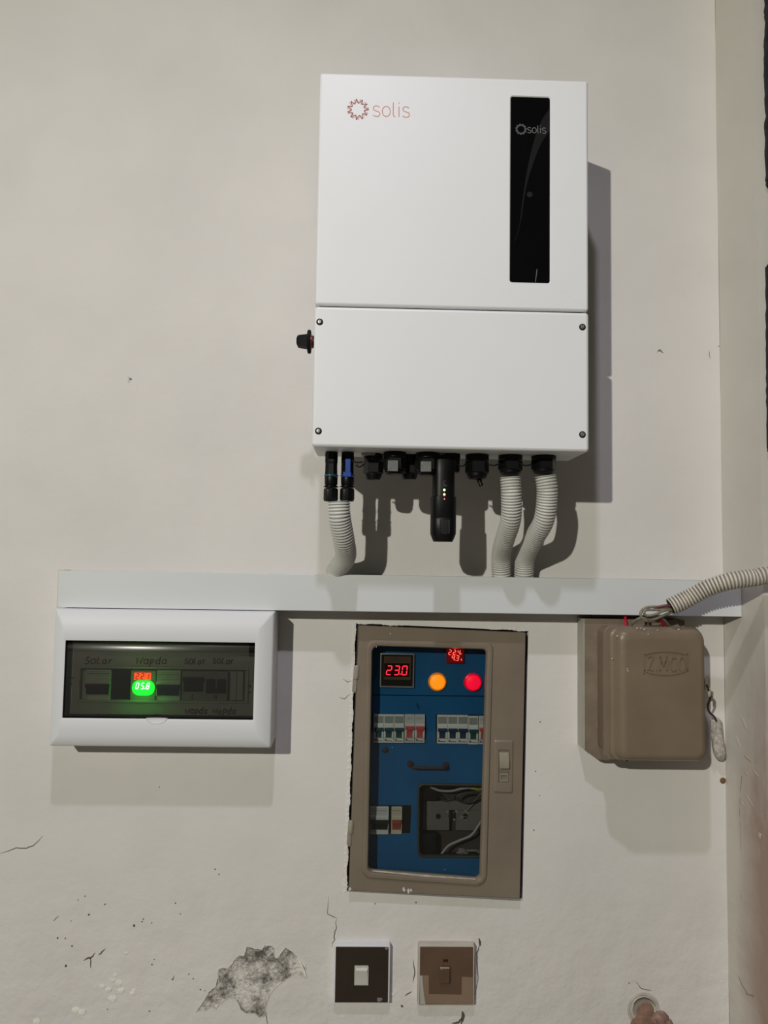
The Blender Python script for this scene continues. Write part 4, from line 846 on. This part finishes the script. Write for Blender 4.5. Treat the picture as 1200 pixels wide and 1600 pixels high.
# stripped wires on top of the box
M_wred = mat('red_wire', (.45, .012, .04), .4); M_wbrown = mat('painted_wire', (.17, .14, .10), .5, var=.2, vscale=200); M_wgrey = mat('dirty_grey_wire', (.22, .19, .145), .5, var=.3, vscale=150)
wire('wire', [(1052, 949), (1040, 950), (1022, 948), (1008, 950), (1001, 957), (1003, 965), (1014, 971), (1030, 969)], 1.9, M_wgrey, 'dirty grey wire looping out of the dusty conduit end', [88, 88, 86, 84, 84, 84, 82, 70], 'wires between the conduit and the switch box')
wire('wire', [(1052, 953), (1038, 954), (1024, 960), (1012, 962), (1006, 958), (1010, 953), (1026, 953), (1050, 952)], 2.0, M_wgrey, 'inner turn of dirty grey wire in the loop', [90, 90, 89, 88, 88, 88, 89, 90], 'wires between the conduit and the switch box')
wire('wire', [(1050, 956), (1036, 962), (1020, 968), (1002, 966), (990, 972), (984, 981), (980, 986)], 2.2, M_wbrown, 'brown painted wire bending down behind the lid top', [86, 84, 80, 76, 70, 62, 55], 'wires between the conduit and the switch box')
wire('wire', [(1052, 947), (1042, 946), (1030, 948), (1022, 951)], 1.9, mat('maroon_wire', (.16, .04, .045), .45), 'short maroon wire end at the mouth of the dusty conduit', [94, 93, 90, 86], 'wires between the conduit and the switch box')
wire('wire', [(977, 962.5), (977.3, 970), (978, 980)], 2.3, M_wred, 'bright red wire dropping from the trunking into the switch box', [34, 40, 50], 'wires between the conduit and the switch box')
wire('wire', [(1026, 966), (1034, 972), (1042, 984)], 2.2, M_wred, 'red wire slanting into the box top beside the grey loop', [76, 70, 62], 'wires between the conduit and the switch box')
wire('wire', [(1020, 966), (1034, 966), (1044, 976), (1050, 986)], 2.0, M_wbrown, 'brown painted wire running over the red one into the box', [80, 76, 70, 60], 'wires between the conduit and the switch box')
q_ = U(1046.5, 949.5, 92); d_ = Vector(U(1075, 935, 96))-Vector(q_)
MB().lathe(tuple(Vector(U(1048, 948, 92))-d_.normalized()*.4), tuple(d_), [(10.8, 0), (10.8, .5)], 20).build('conduit_mouth', M_dark, [o for o in C.objects if o.name == 'corrugated_conduit.003'][0])
# seal wire and plaster-caked tag
sl = thing('hanging_seal', 'plaster-caked grey tag hanging on twisted wire beside the brown switch box', 'seal', U(1126, 1190, 15))
P = smooth_pts([U(1104, 1070, 81.5), U(1108, 1080, 77), (U(1110, 1090, 70)), U(1106, 1102, 62), U(1108, 1112, 50), U(1116, 1120, 34), U(1119, 1126, 22)], 6)
MB().sweep([tuple(q) for q in P], 1.6, 8).build('seal_wire', mat('dark_twisted_wire', (.035, .022, .016), .6), sl)
p = U(1109, 1082, 78); MB().blob((p[0], 77, p[2]), 4.6, 7, .2, (.5, .5, 1.6), 5).build('seal_blob', mat('pale_blob', (.42, .36, .29), .5), sl)
mb = MB(); lps = []; rn = random.Random(5)
for k, (x_, y_, hw) in enumerate([(1119, 1122, 4), (1119.5, 1127, 8.5), (1121, 1140, 9.0), (1122, 1155, 9.2), (1124, 1168, 9.4), (1125.5, 1178, 9.2), (1126.5, 1184, 7.5), (1127, 1188, 4)]):
    c_ = U(x_, y_, 14); lps.append([(c_[0]+(hw+rn.uniform(-.5, .5))*math.cos(a), 12+8*math.sin(a)*(hw/9)+rn.uniform(-.5, .5), c_[2]) for a in [2*math.pi*i/16 for i in range(16)]])
mb.loft(lps, True, True); mb.build('caked_tag', mat('caked_plaster', (.43, .39, .35), .85, bump=1.0, bscale=170, var=.4, vscale=170), sl)

# ---------------------------------------------------------------- light switches
def switch(x0, y0, x1, y1, label, kind):
    # (px corners of the plate front)
    a = U(x0, y0, 11); e_ = U(x1, y1, 11); X_0, X_1, Z_0, Z_1 = a[0], e_[0], e_[2], a[2]
    t = thing('light_switch', label, 'switch', ((X_0+X_1)/2, 0, Z_0))
    frame = M_whitep if kind == 'dark' else mat('cream_switch_frame', (.50, .46, .40), .5, var=.12)
    MB().loft([rr(X_0-2, X_1+2, Z_0-2.5, Z_1+2.5, 2.5, 0), rr(X_0-1.6, X_1+1.6, Z_0-2, Z_1+2, 2.5, 7), rr(X_0-1.2, X_1+1.2, Z_0-1.2, Z_1+1.4, 2, 10.5), rr(X_0, X_1, Z_0, Z_1, 1.5, 11)], True, True).build('mounting_frame', frame, t)
    m = mat('dark_brown_gloss', (.030, .020, .014), .22, var=.1) if kind == 'dark' else mat('brown_gloss', (.118, .070, .045), .25, var=.1)
    pl = MB().loft([rr(X_0+.8, X_1-1.2, Z_0+1, Z_1-.6, .8, 10.5), rr(X_0+.8, X_1-1.2, Z_0+1, Z_1-.6, .8, 12)], True, True).build('face_plate', m, t)
    return t, pl
t, pl = switch(524, 1478.5, 607, 1567, 'dark brown switch plate with a cream rocker and white rim', 'dark')
a = U(554, 1509.5, 14); e_ = U(575.5, 1539.5, 14)
rk = MB().loft([rr(a[0], e_[0], e_[2], a[2], 1, 12), rr(a[0], e_[0], e_[2], a[2], 1, 14.5), rr(a[0]+1, e_[0]-1, e_[2]+1, a[2]-1, 1, 15)], True, True)
rk.build('rocker', mat('aged_cream', (.52, .50, .45), .35, var=.15, vscale=90), t)
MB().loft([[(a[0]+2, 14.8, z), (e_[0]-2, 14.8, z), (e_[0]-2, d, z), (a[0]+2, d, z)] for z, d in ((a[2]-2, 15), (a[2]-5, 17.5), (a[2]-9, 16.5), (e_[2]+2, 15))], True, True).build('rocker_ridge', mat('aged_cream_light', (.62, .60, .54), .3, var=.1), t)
for (x_, y_, r_) in ((606, 1481, 2.5), (595, 1561, 4)):
    p = U(x_-2, y_+1, 12); MB().blob((p[0], 11.9, p[2]), r_, 6, .3, (1.1, .12, .8), 2).build('paint_smear', mat('thin_smear', (.20, .18, .16), .7), pl)
t, pl = switch(655.5, 1478.5, 739.5, 1570, 'mid brown switch plate with a brown rocker and half-peeled film', 'brown')
# the strip of film still on the lower part of the plate (paler, U shaped)
u1 = [U(*q, 12) for q in ((656, 1524), (669, 1524), (669.5, 1553), (720.5, 1554), (721, 1526), (738, 1527), (738.5, 1569), (657, 1568))]
MB().prism([(q[0]+.6, q[2]) for q in u1], 11.9, 12.25).build('film', mat('pale_brown_film', (.24, .165, .115), .35, var=.06), pl, smooth=0)
u1 = [U(*q, 12) for q in ((655.5, 1524), (659, 1524), (661, 1548), (664, 1569), (655.5, 1568.5))]
MB().prism([(q[0]+.6, q[2]) for q in u1], 12.2, 12.5).build('paint_smear', mat('grey_smear', (.42, .40, .36), .6), pl, smooth=0)
a = U(687, 1510, 14); e_ = U(703.5, 1537, 14)
MB().loft([rr(a[0], e_[0], e_[2], a[2], 2, 11.5), rr(a[0], e_[0], e_[2], a[2], 2, 14), rr(a[0]+1.5, e_[0]-1.5, e_[2]+2, a[2]-4, 2, 16)], True, True).build('rocker', mat('brown_rocker', (.105, .065, .042), .25, var=.08), t)
MB().box(a[0]+1, e_[0]-1.5, 14, 15.2, a[2]-5, a[2]-1, .6).build('rocker_glint', mat('painted_rocker_glint', (.40, .32, .25), .3), t)  # pale strip paints a glint on the rocker's upper edge
a = U(692, 1499, 12); e_ = U(700, 1503, 12); MB().box(a[0], e_[0], 11.9, 12.5, e_[2], a[2], .2).build('indicator', mat('dark_red_window', (.05, .005, .004), .3), t)

# ---------------------------------------------------------------- capped pipe and crumbling plaster low in the corner
M_clay = mat('reddish_clay', (.25, .145, .105), .9, var=.3, vscale=80, bump=1.0, bscale=200)
c = U(1005, 1577, 0)
pp = thing('broken_pipe_hole', 'round pipe end set in the wall, stuffed with reddish crumbling plaster', 'pipe', (c[0], 0, c[2]))
MB().lathe((c[0], -1, c[2]), (0, 1, 0), [(25, 0), (24.5, 2.2), (22, 3), (20.5, 1.6), (19.5, 3.6), (17.5, 4.4), (15, 2.6), (14, 1)], 40).build('pipe_rim', mat('plaster_rim', (.50, .46, .41), .7, var=.15, vscale=60, bump=.5), pp)
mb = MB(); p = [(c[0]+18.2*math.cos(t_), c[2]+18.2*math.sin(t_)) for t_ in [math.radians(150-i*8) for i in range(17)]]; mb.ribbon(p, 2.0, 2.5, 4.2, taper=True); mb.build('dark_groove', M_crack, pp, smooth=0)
mb = MB(); mb.blob((c[0]+2.5, 0, c[2]-3), 14.5, 12, .05, (1, .42, 1.02), 1); mb.blob((c[0]+2, 0, c[2]-24), 19, 12, .10, (1.1, .5, 1.2), 2); mb.build('clay_plug', M_clay, pp)
MB().lathe((c[0], 0, c[2]), (0, 1, 0), [(16.5, 0), (16.5, 1.6), (1, 2.2)], 24).build('pipe_bore', mat('dusty_bore', (.30, .26, .22), .9, bump=.6), pp)
mb = MB()
for i in range(60): mb.blob((c[0]+random.uniform(-12, 30), random.uniform(6, 11), c[2]-random.uniform(12, 44)), random.uniform(1.2, 3.6), 5, .45, (1, 1, 1), 90+i)
cr2 = mb.build('clay_crumbs', M_clay, pp); cr2['kind'] = 'stuff'
mb = MB(); mb.blob((c[0]+23, 0, c[2]-13), 14, 12, .09, (1.1, .7, .85), 3); mb.blob((c[0]+30, 0, c[2]-26), 16, 12, .12, (1, .75, 1), 4); mb.blob((c[0]+16, 2, c[2]-30), 12, 10, .2, (1, .8, 1), 5)
for i in range(18): mb.blob((c[0]+random.uniform(4, 42), random.uniform(5, 12), c[2]-random.uniform(18, 42)), random.uniform(2, 5), 5, .4, (1, 1, 1), 50+i)
mb.build('clay_lumps', mat('pink_clay', (.27, .165, .135), .9, var=.45, vscale=120, bump=1.0, bscale=200), pp)
# loose plaster on the pier
def pier(px, py):   # a point on the splayed face seen at this pixel
    lo, hi_ = 0.0, 88.0
    for _ in range(30):
        md = (lo+hi_)/2; q = U(px, py, md)
        if q[0] < 562+16.5*md/88: hi_ = md
        else: lo = md
    return U(px, py, (lo+hi_)/2)
mb = MB()
for (pts, wd) in (([(1159, 1212), (1156, 1260), (1158, 1320), (1158, 1380)], .9), ([(1154, 1526), (1160, 1540), (1165, 1548), (1167, 1553), (1178, 1556)], 1.3), ([(1157, 1390), (1160, 1410), (1166, 1412)], .9)):
    q = [Vector(pier(*s_)) for s_ in smooth_pts([Vector(v) for v in pts], 6)]
    mb.sweep([tuple(v+Vector((random.uniform(-.4,.4), 0, 0))) for v in q], wd*.55, 6)
mb.build('pier_crack', mat('pale_crack', (.24, .19, .15), .9), wr_, smooth=0)
mb = MB()
for i, (x0_, y0_, x1_, y1_) in enumerate(((1164, 1238, 1179, 1262), (1160, 1252, 1163, 1260), (1176, 1202, 1186, 1214), (1164, 1205, 1169, 1212), (1160, 1120, 1166, 1140), (1150, 1150, 1156, 1168), (1163, 1180, 1176, 1190))):
    a = Vector(pier(x0_, y0_)); e_ = Vector(pier(x1_, y1_)); mb.sweep([tuple(a.lerp(e_, k/4)) for k in range(5)], lambda k: (.5, 1.4, 1.6, 1.3, .5)[k], 6)
p = pier(1187, 1306); mb.blob(p, 4.5, 7, .2, (.4, 1, 1.2), 8)
mb.build('plaster_scrapes', mat('pale_scrape', (.46, .36, .30), .8), wr_)

# ---------------------------------------------------------------- dark fringed cloth hanging on the pier
mb = MB(); rn = random.Random(11); lps = []
K = 90
for k in range(K+1):
    t_ = k/K; y_ = -120+ t_*820
    e0 = 1195.5+rn.uniform(-1.2, 1.2)
    if 170 < y_ < 182: e0 += 2
    if y_ > 235: e0 = 1196+(y_-235)*.03+rn.uniform(-.8, .8)
    if 285 < y_ < 412: e0 = 1203+rn.uniform(-.6, .6)
    if y_ >= 412: e0 = 1197.3+rn.uniform(-.8, .8)+(y_-412)*.006
    q = U(e0, y_, 100); q2 = (q[0]+170, q[2])
    wv = [q[0]+(q2[0]-q[0])*j/10 for j in range(11)]
    fr = [(x_, 103+5*math.sin(j*1.7+t_*3)*min(1, j*.6), q[2]) for j, x_ in enumerate(wv)]
    bk = [(x_, 97.5, q[2]) for x_ in reversed(wv)]
    lps.append(fr+bk)
mb.loft(lps, True, True)
tag(mb.build('hanging_cloth', mat('black_cloth', (.012, .013, .02), .8, var=.6, vscale=90, bump=1, bscale=300), origin=U(1197, 690, 98)), 'black cloth with a ragged hem hanging on the pier at the frame edge', 'cloth')
